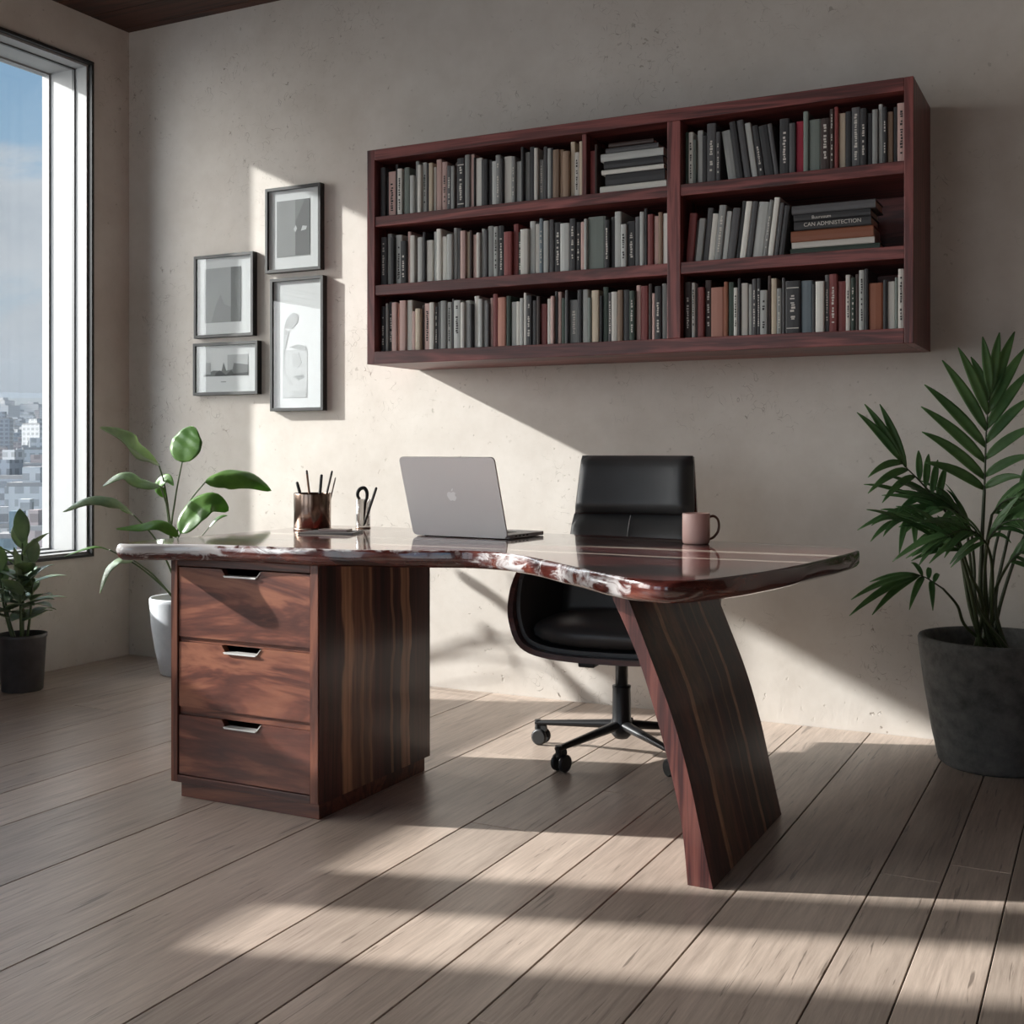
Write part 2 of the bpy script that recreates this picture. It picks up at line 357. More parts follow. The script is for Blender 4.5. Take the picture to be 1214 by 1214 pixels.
# left wall with cut openings, 0.30 m thick
WT=.30
def wall_with_openings(mb,u0,u1,ops,box):
    """box(u0,u1,z0,z1): solid pieces around the openings (u0,u1,z0,z1)"""
    us=sorted(set([u0,u1]+[o[0] for o in ops]+[o[1] for o in ops]))
    for a,c in zip(us[:-1],us[1:]):
        z=-.05
        for o in sorted([o for o in ops if o[0]<=a+1e-6 and o[1]>=c-1e-6],key=lambda o:o[2]):
            box(a,c,z,o[2]); z=o[3]
        box(a,c,z,ZC+.06)
LOPS=[(3.34,4.05,.51,2.81),(2.02,3.29,1.10,1.93),(1.31,1.98,1.22,2.81),(.82,1.20,1.22,2.81),(-2.2,.25,.51,2.81)]  # first is seen; the rest are added, shaped for sun bands and fill
b=MB(); wall_with_openings(b,YF,YB,LOPS,lambda a,c,z,t:b.box(XL-WT,XL,a,c,z,t)); struct('wall_left',b,PL)
FOPS=[(-3.8,-1.7,.4,2.8),(-.5,.5,.4,2.8)]  # unseen rear windows, added for fill light and reflections on the desk edge
b=MB(); wall_with_openings(b,XL-WT,XR+.2,FOPS,lambda a,c,z,t:b.box(a,c,YF-WT,YF,z,t)); struct('wall_front',b,PL)
def window(n,op,left=True,mull=0):
    """white lined reveal, graphite trim on the room side, outer sash and a pane"""
    u0,u1,z0,z1=op
    def bx(mb,a,c,d0,d1,z,t,mi=0):
        if left: mb.box(XL-d1,XL-d0,a,c,z,t,mi)
        else: mb.box(a,c,YF-d1,YF-d0,z,t,mi)
    root=bpy.data.objects.new('window_%d'%n,None); COL.objects.link(root); root['kind']='structure'
    root.location=(XL,(u0+u1)/2,z0) if left else ((u0+u1)/2,YF,z0)
    def ring(mb,w,d0,d1,ins=0.0,mi=0):
        a,c,z,t=u0+ins,u1-ins,z0+ins,z1-ins
        bx(mb,a,c,d0,d1,t-w,t,mi); bx(mb,a,c,d0,d1,z,z+w,mi); bx(mb,a,a+w,d0,d1,z+w,t-w,mi); bx(mb,c-w,c,d0,d1,z+w,t-w,mi)
    m=MB(); ring(m,.012,.012,WT-.051); m.build('reveal_lining',REVEAL,root)
    m=MB(); ring(m,.014,-.012,.014,-.012); m.build('inner_trim',BLACKM,root)
    m=MB(); ring(m,.008,.085,.10,.010); m.build('gasket_line',GREYM,root)
    m=MB(); ring(m,.020,WT-.05,WT-.005,.0); 
    for k in range(mull):
        c=u0+(u1-u0)*(k+1)/(mull+1); bx(m,c-.02,c+.02,WT-.05,WT-.005,z0+.02,z1-.02)
    m.build('sash',REVEAL,root)
    m=MB(); bx(m,u0+.02,u1-.02,WT-.032,WT-.026,z0+.02,z1-.02); m.build('pane',GLASS,root)
    # daylight sampling portal in the opening
    pl=bpy.data.lights.new('daylight_portal','AREA'); pl.shape='RECTANGLE'; pl.cycles.is_portal=True
    po=bpy.data.objects.new('daylight_portal',pl); COL.objects.link(po); po.parent=root
    if left: po.location=(-WT-.01,0,(z1-z0)/2); po.rotation_euler=(0,-PI/2,0); pl.size=z1-z0; pl.size_y=u1-u0
    else: po.location=(0,-WT-.01,(z1-z0)/2); po.rotation_euler=(PI/2,0,0); pl.size=u1-u0; pl.size_y=z1-z0
for i,op in enumerate(LOPS): window(i+1,op,True,2 if i==4 else 0)
for i,op in enumerate(FOPS): window(i+6,op,False,1)
# ------------------------------------------------------------------ desk
desk=thing('desk',(-1.55,2.9,0),'live-edge rosewood desk with a drawer pedestal and a curved slab leg','desk')
ZT,ZB=.735,.687
OUT=[(-2.471,2.46),(-2.36,2.515),(-2.2,2.56),(-1.883,2.575),(-1.724,2.615),(-1.6,2.665),(-1.49,2.70),(-1.37,2.675),(-1.233,2.574),(-1.085,2.442),(-.97,2.338),(-.885,2.278),
     (-.79,2.268),(-.725,2.36),(-.677,2.506),(-.643,2.667),(-.611,2.915),(-.592,3.13),(-.602,3.205),(-.68,3.275),(-.9,3.31),(-1.1,3.335),(-1.35,3.375),(-1.62,3.39),(-1.95,3.40),(-2.25,3.41),(-2.44,3.40),(-2.50,3.33),(-2.475,3.1),(-2.50,2.85),(-2.515,2.62),(-2.51,2.49)]
pts=catmull([(p[0],p[1],0) for p in OUT],7,True)
n=len(pts); ar=sum(pts[i].x*pts[(i+1)%n].y-pts[(i+1)%n].x*pts[i].y for i in range(n))
if ar<0: pts=pts[::-1]
nor=[]
for i in range(n):
    t=(pts[(i+1)%n]-pts[i-1]).normalized(); nor.append(Vector((t.y,-t.x,0)))
for _ in range(3): nor=[(nor[i-1]+nor[i]*2+nor[(i+1)%n]).normalized() for i in range(n)]
from mathutils import noise as mnoise
prof=[(.006,0),(.0015,-.002),(0,-.006),(-.002,-.018),(-.001,-.032),(.004,-.041),(.014,-.0465),(.03,-.048)]
rows=[]
for k,(ins,dz) in enumerate(prof):
    row=[]
    for p,q in zip(pts,nor):
        w=mnoise.noise(Vector((p.x*7,p.y*7,dz*40)))*.006*(1 if 1<k<7 else 0)
        row.append(Vector((p.x,p.y,ZT+dz))-q*(ins+w)+Vector((0,0,0)))
    rows.append(row)
tt=MB()
vs=[v for r in rows for v in r]
tt.add(vs,[(k*n+i,(k+1)*n+i,(k+1)*n+(i+1)%n,k*n+(i+1)%n)[::1] for k in range(len(rows)-1) for i in range(n)],1,True)
tt.add(rows[0],[list(range(n))],0); tt.add(rows[-1],[list(range(n))[::-1]],2)
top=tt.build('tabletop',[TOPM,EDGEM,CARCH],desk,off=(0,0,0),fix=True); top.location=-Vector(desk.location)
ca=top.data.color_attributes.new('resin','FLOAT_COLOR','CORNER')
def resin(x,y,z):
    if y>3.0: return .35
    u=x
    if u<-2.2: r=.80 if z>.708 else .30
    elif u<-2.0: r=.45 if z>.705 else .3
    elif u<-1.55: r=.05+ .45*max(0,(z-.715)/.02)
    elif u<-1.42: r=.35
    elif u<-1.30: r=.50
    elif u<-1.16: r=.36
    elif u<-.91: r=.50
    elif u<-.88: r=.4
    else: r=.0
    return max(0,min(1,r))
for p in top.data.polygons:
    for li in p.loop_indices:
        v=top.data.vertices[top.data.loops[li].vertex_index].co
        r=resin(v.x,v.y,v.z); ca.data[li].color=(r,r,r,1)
# pedestal
CX0,CX1,CY0,CY1,CZ0=-2.424,-1.903,2.595,3.176,.043
ped=bpy.data.objects.new('drawer_pedestal',None); COL.objects.link(ped); ped.parent=desk
def lp(o,w): o.location=Vector(w)-parent_loc(o.parent)
lp(ped,(-2.16,2.885,0))
ROWS=[(.463,.662),(.262,.447),(.067,.237)]
m=MB(); m.box(CX0,CX0+.024,CY0,CY1,CZ0,ZB+.001); m.box(CX0+.024,CX1-.028,CY1-.02,CY1,CZ0,ZB+.001); m.box(CX1-.028,CX1-.001,CY0,CY1,CZ0,ZB+.001); m.build('carcass',CARC,ped,bevel=.0015)
m=MB(); m.box(CX0+.024,CX1-.028,CY0,CY1-.02,.666,ZB+.001); m.box(CX0+.024,CX1-.028,CY0,CY1-.02,CZ0,.064)
m.box(CX0+.024,CX1-.028,CY0+.012,CY1-.03,.4475,.4625); m.box(CX0+.024,CX1-.028,CY0+.012,CY1-.03,.2375,.2615); m.build('rail',CARCH,ped,bevel=.0012)
m=MB(); m.box(CX1-.001,CX1+.001,CY0+.004,CY1,CZ0,ZB+.001); m.build('side_panel',SIDEM,ped,off=(0,0,0)); ped.children[-1].location=-parent_loc(ped)
m=MB(); m.box(CX0+.028,CX1-.006,CY0+.012,CY1-.02,0,CZ0); m.build('plinth',CARCH,ped,bevel=.0015)
DX0,DX1=CX0+.0275,CX1-.031
for z0,z1 in ROWS:
    xa,xb=-2.240,-2.100; dp=.022
    poly=[(DX0,z0),(DX1,z0),(DX1,z1),(xb,z1),(xb-.016,z1-dp),(xa+.016,z1-dp),(xa,z1),(DX0,z1)]
    m=MB(); m.prism(poly,CY0+.004,CY0+.024,'y'); d=m.build('drawer',WALNUT,ped,bevel=.0012)
    m=MB(); m.box(DX0+.012,DX1-.012,CY0+.024,CY1-.06,z0+.012,z1-.03); m.build('drawer_box',CARC,d)
    m=MB(); pt=[(xa-.001,z1-.001),(xa+.0155,z1-dp+.0005),(xb-.0155,z1-dp+.0005),(xb+.001,z1-.001)]
    h=.0045
    m.prism([(pt[1][0],pt[1][1]),(pt[2][0],pt[2][1]),(pt[2][0]+.004,pt[2][1]+h),(pt[1][0]-.004,pt[1][1]+h)],CY0-.004,CY0+.023,'y')
    m.prism([(pt[2][0],pt[2][1]),(pt[3][0],pt[3][1]),(pt[3][0]-.002,pt[3][1]),(pt[2][0]-.002,pt[2][1]+.001)],CY0+.001,CY0+.023,'y')
    m.build('pull',CHROME,d)
# curved slab leg
lf=catmull([(-1.072,0,ZB),(-1.051,0,.641),(-.991,0,.514),(-.941,0,.365),(-.904,0,.231),(-.882,0,.125),(-.869,0,0)],6)
rf=catmull([(-1.030,0,ZB),(-1.012,0,.643),(-.962,0,.522),(-.908,0,.388),(-.868,0,.256),(-.838,0,.125),(-.809,0,0)],6)
lg=bpy.data.objects.new('slab_leg',None); COL.objects.link(lg); lg.parent=desk; lp(lg,(-.9,2.91,0))
LY0,LY1=2.6,3.22
m=MB(); N=len(lf)
poly=[(p.x,p.z) for p in lf]+[(p.x,p.z) for p in rf[::-1]]
m.prism(poly,LY0,LY1,'y',0,True)
for i in range(len(m.f)):
    m.m[i]=0
m.build('leg_core',LEGF,lg,fix=True)
m=MB(); rowsL=[]
for y in [LY0+.0015+(LY1-LY0-.003)*k/12 for k in range(13)]: rowsL.append([Vector((p.x+.0012,y,max(p.z,.001))) for p in rf])
m.grid(rowsL); 
# thin veneer: close it with a back row so that it has thickness
back=[[v-Vector((.002,0,0)) for v in r] for r in rowsL]; m.grid([r[::-1] for r in back])
o=m.build('side_veneer',LEGM,lg,off=(0,0,0)); o.location=-parent_loc(lg)

# ------------------------------------------------------------------ bookcase
SX0,SX1,SZ0,SZ1,SY0=-2.630,-.5605,1.337,2.183,3.9075
bc=thing('bookcase',((SX0+SX1)/2,YB,SZ0),'long red-brown wooden bookcase hung on the plaster wall above the desk, packed with books','bookcase')
SYB=YB-.001
def part(name,mt,*bxs,bev=.002):
    m=MB()
    for q in bxs: m.box(*q)
    return m.build(name,mt,bc,bevel=bev)
part('side_panel',SHELFV,(SX0,SX0+.036,SY0,SYB,SZ0,SZ1)); part('side_panel',SHELFV,(SX1-.029,SX1,SY0,SYB,SZ0,SZ1))
part('top_panel',SHELFW,(SX0+.036,SX1-.029,SY0,SYB,2.141,SZ1)); part('bottom_panel',SHELFW,(SX0+.036,SX1-.029,SY0,SYB,SZ0,1.386))
part('back_panel',SHELFW,(SX0+.036,SX1-.029,SYB-.012,SYB,1.386,2.141))
part('divider',SHELFV,(-1.381,-1.333,SY0+.001,SYB-.012,1.386,2.141))
for xa,xb in ((SX0+.036,-1.381),(-1.333,SX1-.029)):
    part('shelf',SHELFW,(xa,xb,SY0+.004,SYB-.012,1.879,1.919)); part('shelf',SHELFW,(xa,xb,SY0+.004,SYB-.012,1.608,1.649))
part('partition',SHELFV,(-1.712,-1.694,SY0+.02,SYB-.012,1.919,2.141))
# books
PAL={'k':('charcoal',(52,52,54)),'d':('dark grey',(86,86,88)),'g':('mid grey',(146,148,146)),'l':('light grey',(190,193,190)),'w':('off-white',(228,224,216)),
     'p':('dusty pink',(208,176,168)),'r':('brick red',(138,68,66)),'R':('bright red',(160,40,62)),'s':('salmon',(200,142,124)),'t':('tan',(142,118,98)),'n':('dark green',(52,68,58)),
     'b':('dark brown',(60,44,40)),'u':('grey-green',(124,134,128)),'o':('rust orange',(150,92,66)),'c':('cream',(204,190,168)),'v':('blue-grey',(120,134,142))}
BM={}
for k,(nm,c) in PAL.items():
    m_,nt,b_=mat('book cloth '+nm); oi=nd(nt,'ShaderNodeObjectInfo')
    base=srgb(*c); nz=noise(nt,coords(nt),18,3)
    cc=mix(nt,oi.outputs['Random'],tuple(x*.75 for x in base),tuple(min(.85,x*1.15) for x in base))
    cc=mix(nt,math_(nt,'MULTIPLY',nz,.2),cc,tuple(x*.6 for x in base)); L(nt,cc,b_.inputs['Base Color']); b_.inputs['Roughness'].default_value=.55; BM[k]=m_
INKL=plain('pale spine lettering',srgb(206,202,194),.6); INKD=plain('dark spine lettering',srgb(40,38,38),.6)
def ordinal(i):
    O=['first','second','third','fourth','fifth','sixth','seventh','eighth','ninth','tenth','eleventh','twelfth','thirteenth','fourteenth','fifteenth','sixteenth','seventeenth','eighteenth','nineteenth']
    T={20:'twenti',30:'thirti',40:'forti',50:'fifti',60:'sixti'}; T2={20:'twenty',30:'thirty',40:'forty',50:'fifty',60:'sixty'}
    if i<=19: return O[i-1]
    a,b=i//10*10,i%10
    return T[a]+'eth' if b==0 else T2[a]+'-'+O[b-1]
def make_book(w,h,dp,key,marks,rr):
    """local: x 0..w, spine at y=0 facing -y, z 0..h"""
    root=bpy.data.objects.new('book',None); COL.objects.link(root); root.empty_display_size=.03
    t=min(.0022,w*.16)
    out=[(0,dp),(0,.004),(w*.12,.0012),(w*.5,0),(w*.88,.0012),(w,.004),(w,dp),(w-t,dp),(w-t,.006),(t,.006),(t,dp)]
    m=MB(); m.prism(out,0,h,'z'); m.build('cover',BM[key],root,off=(0,0,0),fix=True)
    m=MB(); m.box(t,w-t,.0062,dp-.004,.003,h-.004); m.build('page_block',PAGES,root,off=(0,0,0))
    if marks:
        m=MB(); dark=key in 'kdnbrRgotuv'
        z=h*rr.uniform(.12,.22); ze=h*rr.uniform(.72,.9); x0,x1=w*.32,w*.68
        if marks==2:
            for a in (h*.1,h*.86): m.box(w*.1,w*.9,-.0004,.0016,a,a+h*.018)
        nmk=0
        while z<ze:
            s=rr.uniform(.004,.008); 
            if rr.random()<.78: m.box(x0+rr.uniform(0,.1)*w,x1-rr.uniform(0,.1)*w,-.0004,.0012,z,z+s); nmk+=1
            z+=s+rr.uniform(.0015,.004)
        if nmk>5: m.build('spine_lettering',INKL if dark else INKD,root,off=(0,0,0))
    return root
def tag_book(o,w,key,h,place,group,extra=''):
    size='thick' if w>.03 else ('slim' if w<.0145 else '')
    t=' '.join(x for x in (size,PAL[key][0],'book',extra,place) if x)
    tag(o,t,'book',group)
def row(spec,x0,x1,z,hmax,name,rr,y=SY0+.03,order='from the left'):
    """spec: tokens key[width digit][marks !][lean /angle]"""
    toks=[]
    for s in spec.split():
        key=s[0]; wd=1.0; mk=0; lean=0
        q=s[1:]
        if '/' in q: q,a=q.split('/'); lean=float(a)
        if '!' in q: mk=1; q=q.replace('!','')
        if '=' in q: mk=2; q=q.replace('=','')
        if q: wd=float(q)
        toks.append([key,wd*rr.uniform(.85,1.15),mk,lean])
    gap=.0007
    tot=sum(t[1]/math.cos(math.radians(t[3])) if t[0]!='.' else t[1] for t in toks)
    # extra room that leaning runs need at their open end
    ext=0; hs=[hmax*rr.uniform(.80,.97) if rr.random()>.15 else hmax*rr.uniform(.70,.82) for _ in toks]
    for i,t in enumerate(toks):
        pl=toks[i-1][3] if i else 0; nx=toks[i+1][3] if i+1<len(toks) else 0
        if t[3]<0 and pl==0: ext+=math.sin(math.radians(-t[3]))*hs[i]+.001
        if t[3]>0 and nx==0: ext+=math.sin(math.radians(t[3]))*hs[i]+.002
    unit=(x1-x0-.004-gap*len(toks)-ext)/tot
    x=x0+.002; k=0; prev=0; ph=0
    for (key,wd,mk,lean),h in zip(toks,hs):
        w=wd*unit
        if key=='.': x+=w; prev=0; continue
        k+=1
        a=math.radians(lean)
        o=make_book(w,h,rr.uniform(.17,.205),key,mk,rr)
        yy=y+rr.uniform(0,.018)
        if prev>0 and lean==0:            # run leaned to the right ends: keep clear of its tops
            x+=math.sin(prev)*ph+.001
        if lean<0 and prev==0: x+=math.sin(-a)*h+.001
        if lean>=0:
            # leans right: rotates about the lower right corner
            rot=Matrix.Rotation(a,4,'Y'); c=rot@Vector((w,0,0)); o.location=(x+w/math.cos(a)-c.x if a else x,yy,z-min(0,c.z)+.0003)
            if a: o.location.x=x; o.location.z=z-(rot@Vector((w,0,0))).z+.0003
        else:
            rot=Matrix.Rotation(a,4,'Y'); o.location=(x,yy,z+.0003)
        o.rotation_euler=(0,a,0)
        x+=w/math.cos(a)+gap+(.0006 if a else 0); prev=a; ph=h
        ex='leaning' if lean else ''
        tag_book(o,w,key,h,'%s %s on the %s'%(ordinal(k),order,name),'books standing on the '+name,ex)
    return x
rr=random.Random(21)
row('d1.1 k.5 p1.5! k.5 w1.1! k.4 u1 l.9 g.7 w.8 l1! k.4 c.8 w.6 p1 p1.2! d1! g.8 b.5 k1.4= g.9 p.7 k.3 w1.3 k1.2 d.7 l.8 g1! k.5 w1.4 g.8! l1 k.5 g.9 k1 w.7 g.9! d.8 l.6 k.5 t1.1 t.7 t1 c.7 w.8! c.7',SX0+.038,-1.713,1.919,.215,'top left shelf',rr)
row('r1.4 b.6',-1.6935,-1.655,1.919,.20,'top left shelf',rr,order='right of the partition')
row('d1! g.9 k.6 l1! k1.1! p.7 w.9 b.5 l1 k.5 w1.2 l.7 w.8 w.8 l.9 g.6 k.8 p.9 c.6 b.4 p.8 w.7 l.6 d.7 g.9 l.8! k.9! r1.2 r.8 n.5! w1.4 l.8 w.7 v.7! l.9 d.7 k1.1! l1.6 k1! k.6! p.7 l.5 u2.6 k.7! d.6 l1 l.8! k1.1! d.8 l.7 k.5 r.8 p.8 t.6 w.9',SX0+.038,-1.382,1.649,.213,'middle left shelf',rr)
row('k.9! l.5 k1! p.9 s.6 p1.1 w1.2 p.6 c.9 b.4 p1.2! w.8 k.6! d.5 g1 l.9! k.5 l1.2! w.8 l.9 k.6 w1 l.8 l.7 d.6 p.5 r.8 s1.3 n.8 l.8 w.7 l.6 w.6 k1! d.7 b.6 r.9 w.7 p.6 k.4 p.7 n.7 d.6 g1.3! k.7 l.8 u.6 c1.1 k.5 n.8 d.6! w1 t.8 k.9 n.9! p.8 r1 b.6 p.5 k1! g.8 b.5',SX0+.038,-1.382,1.386,.208,'bottom left shelf',rr)
row('n.6 w.9! u.5 l1 k.7 d1.5! d.7! g1.4/-8 k1.2/-8 d1/-8 l.9/-8 k1.2!/-8 k1.6/-8 d.8/-8 k1.5! d.9 R1.1 u.8 u1.6 b1.4! b.6! r.6 c1 k.9 d1.2! k1! k.8 g.9 l.7 k.7! t.8 k.5 p1.1!',-1.331,SX1-.031,1.919,.216,'top right shelf',rr)
row('r1.3/5 b.5/5 g1.2/6 d.8/6 w1/6 g1.1!/6 l1/6 d1.2/7 k.6/7 w1/7 d.8/7 l1.5/7 g.7!/7 w1/7 d.7/7 k1/7',-1.331,-.965,1.649,.205,'middle right shelf',rr)
row('b1! w.6! b.4 r.9 b1.2! s2 o.6 n1 w.7! k.5 w1 l.6 d.7! k.6! l1.3! b.5 c.8 g.8! d.5 k2.2= v1.8 k.5 w1.1 d.6! r1.2! r1.2 w.8! n.7! b.6 l.9! k.6 o1.8 k.5 w1.2 u.5 w1!',-1.331,SX1-.031,1.386,.208,'bottom right shelf',rr)
def flat_stack(items,x,z,y,name,shelf):
    n=len(items)
    for i,(w,h,key,dx,txt) in enumerate(items):
        o=make_book(w,h,.15,key,0,rr)
        # lying down: book height runs along x, thickness up
        o.rotation_euler=(0,PI/2,0); o.location=(x+dx,y+(i%3)*.003,z+w+.0003)
        z+=w+.0006
        pos='lowest' if i==0 else ('topmost' if i==n-1 else ('second from the bottom' if i==1 else ('second from the top' if i==n-2 else ordinal(i+1)+' from the bottom')))
        tag(o,'%s book, %s of the flat stack on the %s'%(PAL[key][0],pos,shelf),'book','books lying flat on the '+shelf)
        if txt:
            for s,sx,sz,size in txt:
                cu=bpy.data.curves.new('t','FONT'); cu.body=s; cu.size=size; cu.extrude=.0003; cu.align_x='LEFT'; cu.align_y='CENTER'
                to=bpy.data.objects.new('t',cu); COL.objects.link(to); bpy.context.view_layer.update()
                me=bpy.data.meshes.new_from_object(to.evaluated_get(bpy.context.evaluated_depsgraph_get()))
                COL.objects.unlink(to); bpy.data.objects.remove(to)
                # text runs along the world x axis on the spine: local -> z axis is world x, local -x is world up
                M=Matrix(((0,-1,0,w-w*sz),(0,0,-1,-.0003),(1,0,0,sx*h),(0,0,0,1)))
                me.transform(M); me.materials.clear(); me.materials.append(INKL)
                tl=bpy.data.objects.new('spine_lettering',me); COL.objects.link(tl); tl.parent=o
    return z
flat_stack([(.027,.252,'w',0,None),(.042,.225,'k',.02,None),(.017,.236,'w',.004,None),(.028,.224,'k',.016,None),(.028,.238,'l',.002,None),(.019,.200,'d',.02,None),(.015,.17,'b',.034,None)],-1.6455,1.919,SY0+.028,'','top left shelf')
flat_stack([(.020,.290,'n',0,None),(.021,.268,'w',.004,None),(.037,.268,'o',.0,None),(.030,.250,'k',.012,[('CAN ADMNISTECTION',.13,.55,.018)]),(.024,.25,'k',.010,[('Buuruuum',.24,.4,.015)]),(.029,.272,'d',.003,None)],-.958,1.649,SY0+.028,'','middle right shelf')
# ------------------------------------------------------------------ office chair (local: faces -y, column at the origin)
ch=thing('office_chair',(-1.436,3.62,0),'black leather and bentwood swivel chair behind the desk','chair',rz=math.radians(6))
def lb(mb,name,mt,parent=ch,**k):
    o=mb.build(name,mt,parent,off=(0,0,0),**k); return o
# five-star base
bs=bpy.data.objects.new('star_base',None); COL.objects.link(bs); bs.parent=ch
m=MB(); m.lathe([(0,.052),(.022,.054),(.034,.068),(.038,.085),(.036,.105),(.031,.118),(.030,.215),(.031,.22),(.031,.226),(.0,.226)],seg=32); lb(m,'hub_sleeve',BLKMET,bs)
m=MB(); m.lathe([(.021,.22),(.021,.315),(.034,.320),(.034,.332)],seg=24); lb(m,'gas_column',BLKMET,bs)
for ang in (174,246,318,30,102):
    a=math.radians(ang); d=Vector((math.cos(a),math.sin(a),0)); w=Vector((-d.y,d.x,0))
    m=MB(); P=[]; 
    for t in range(9):
        u=t/8; P.append((d*(.02+.292*u)+Vector((0,0,.098-.026*u)),.021-.010*u))
    m.tube([p for p,_ in P],[r for _,r in P],12,flat=.75); lb(m,'base_arm',BLKMET,bs)
    c=d*.305
    ca=bpy.data.objects.new('caster',None); COL.objects.link(ca); ca.parent=bs; ca.location=c
    m=MB(); m.tube([(0,0,.045),(0,0,.082)],[.009,.011],12); 
    m.tube([Vector((0,0,.055))-w*.006-d*.012,Vector((0,0,.055))+w*.006-d*.012],[.021,.021],16); lb(m,'fork',BLKPL,ca)
    for s in (-1,1):
        m=MB(); o0=w*(s*.010)-d*.012; q=w*(s*.0125)
        m.tube([o0+Vector((0,0,.0275)),o0+q*.2+Vector((0,0,.0275)),o0+q*.8+Vector((0,0,.0275)),o0+q+Vector((0,0,.0275))],[.024,.0272,.0272,.022],24); lb(m,'wheel',BLKPL,ca)
m=MB(); m.box(-.12,.12,-.09,.10,.325,.3335); m.rbox(-.10,-.045,-.16,-.08,.306,.3249,.005); lb(m,'tilt_mechanism',BLKPL)
# bentwood shell: U section swept front to back
half=[(.0,.335),(.09,.336),(.165,.341),(.235,.355),(.278,.382),(.302,.425),(.314,.475),(.319,.53),(.319,.58),(.316,.63)]
prof=[Vector((-x,0,z)) for x,z in half[::-1]]+[Vector((x,0,z)) for x,z in half[1:]]
prof=catmull(prof,3)
def shellrow(v,inn=0.0):
    y=-.245+.46*v; sc=1-.16*max(0,(v-.55)/.45)**2; out=[]
    n=len(prof)
    for i,p in enumerate(prof):
        t=(prof[min(i+1,n-1)]-prof[max(i-1,0)]).normalized(); nrm=Vector((-t.z,0,t.x))
        q=p+nrm*inn
        drop=(1-min(1,v/.35))**2*.08*max(0,(p.z-.44)/.2)    # arm tops fall away at the front
        yy=y+ (0.05*max(0,(p.z-.345)/.3)*(1-v))
        out.append(Vector((q.x*sc,yy,q.z-drop)))
    return out
V=[k/14 for k in range(15)]
outer=[shellrow(v) for v in V]; inner=[shellrow(v,.018) for v in V]
m=MB(); m.grid(outer); m.grid([r[::-1] for r in inner])
for A,B in ((outer[0],inner[0]),(inner[-1],outer[-1])): m.grid([B,A])
for e in (0,-1): m.grid([[r[e] for r in outer],[r[e] for r in inner]])
lb(m,'wooden_shell',CHAIRW,fix=True)
lin=[shellrow(v,.0185) for v in V[1:]]; lin2=[shellrow(v,.032) for v in V[1:]]
m=MB(); m.grid(lin); m.grid([r[::-1] for r in lin2])
for A,B in ((lin[0],lin2[0]),(lin2[-1],lin[-1])): m.grid([B,A])
for e in (0,-1): m.grid([[r[e] for r in lin],[r[e] for r in lin2]])
lb(m,'leather_lining',LEATHER,fix=True)
# seat cushion: pillow shape
def pillow(mb,cx,cy,cz,ax,ay,az,ex=3.2,ez=2.2,nu=40,nv=16):
    rows=[]
    def sg(c,p): return math.copysign(abs(c)**p,c)
    for j in range(nv+1):
        ph=-PI/2+PI*j/nv; r=[]
        for i in range(nu+1):
            th=2*PI*i/nu
            r.append(Vector((cx+ax*sg(math.cos(ph),2/ez)*sg(math.cos(th),2/ex),cy+ay*sg(math.cos(ph),2/ez)*sg(math.sin(th),2/ex),cz+az*sg(math.sin(ph),2/ez))))
        rows.append(r)
    mb.grid(rows)
m=MB(); pillow(m,0,-.035,.416,.268,.218,.054,3.0,2.4); lb(m,'seat_cushion',LEATHER)
# backrest: two stitched pads on a bentwood back
def pad(mb,x0b,x0t,z0,z1,y0,y1,th,r=.03,tilt=0,nx=18,nz=10):
    """curved padded panel: bottom half-width x0b, top half-width x0t"""
    rows_f=[]; rows_b=[]
    for j in range(nz+1):
        w=j/nz; z=z0+(z1-z0)*w; hw=x0b+(x0t-x0b)*w; yc=y0+(y1-y0)*w
        ez=min(w,1-w)*2; ed=1-(1-min(1,ez*3.2))**2.5
        rf=[];rb=[]
        for i in range(nx+1):
            u=-1+2*i/nx; ex=1-(1-min(1,(1-abs(u))*5))**2.5
            k=(ed*ex)**.5 if ed*ex>0 else 0
            cr=min(1,(1-abs(u))*nx/3); 
            x=hw*u*(1-.018*(1-min(1,ez*6)))
            curve=.035*u*u
            rf.append(Vector((x,yc-curve-th*(.12+.88*k),z))); rb.append(Vector((x,yc-curve,z)))
        rows_f.append(rf); rows_b.append(rb)
    mb.grid(rows_f); mb.grid([r[::-1] for r in rows_b])
    mb.grid([rows_b[0],rows_f[0]]); mb.grid([rows_f[-1],rows_b[-1]])
    mb.grid([[r[0] for r in rows_f],[r[0] for r in rows_b]]); mb.grid([[r[-1] for r in rows_b],[r[-1] for r in rows_f]])
bk=bpy.data.objects.new('backrest',None); COL.objects.link(bk); bk.parent=ch; bk.location=(-.022,0,0)
m=MB(); pad(m,.214,.202,.776,.979,.270,.315,.075); lb(m,'head_pad',LEATHER,bk,fix=True)
m=MB(); pad(m,.262,.219,.385,.774,.215,.272,.072); lb(m,'lumbar_pad',LEATHER,bk,fix=True)
m=MB(); m.tube(catmull([(0,.197,.773),(-.004,.191,.745),(-.007,.186,.71),(-.007,.174,.62)],6),.0028,8); lb(m,'piping',LEATHER,bk)
m=MB(); 
A=[];B=[]
for j in range(9):
    w=j/8; z=.385+.59*w; yc=.217+.097*w; hw=.255-.055*w
    A.append([Vector((hw*u,yc-.035*u*u+.001,z)) for u in [k/8-1 for k in range(17)]]); B.append([Vector((hw*u,yc-.035*u*u+.016,z)) for u in [k/8-1 for k in range(17)]])
m.grid(A); m.grid([r[::-1] for r in B]); m.grid([B[0],A[0]]); m.grid([A[-1],B[-1]]); m.grid([[r[0] for r in A],[r[0] for r in B]]); m.grid([[r[-1] for r in B],[r[-1] for r in A]])
lb(m,'back_shell',CHAIRW,bk,fix=True)

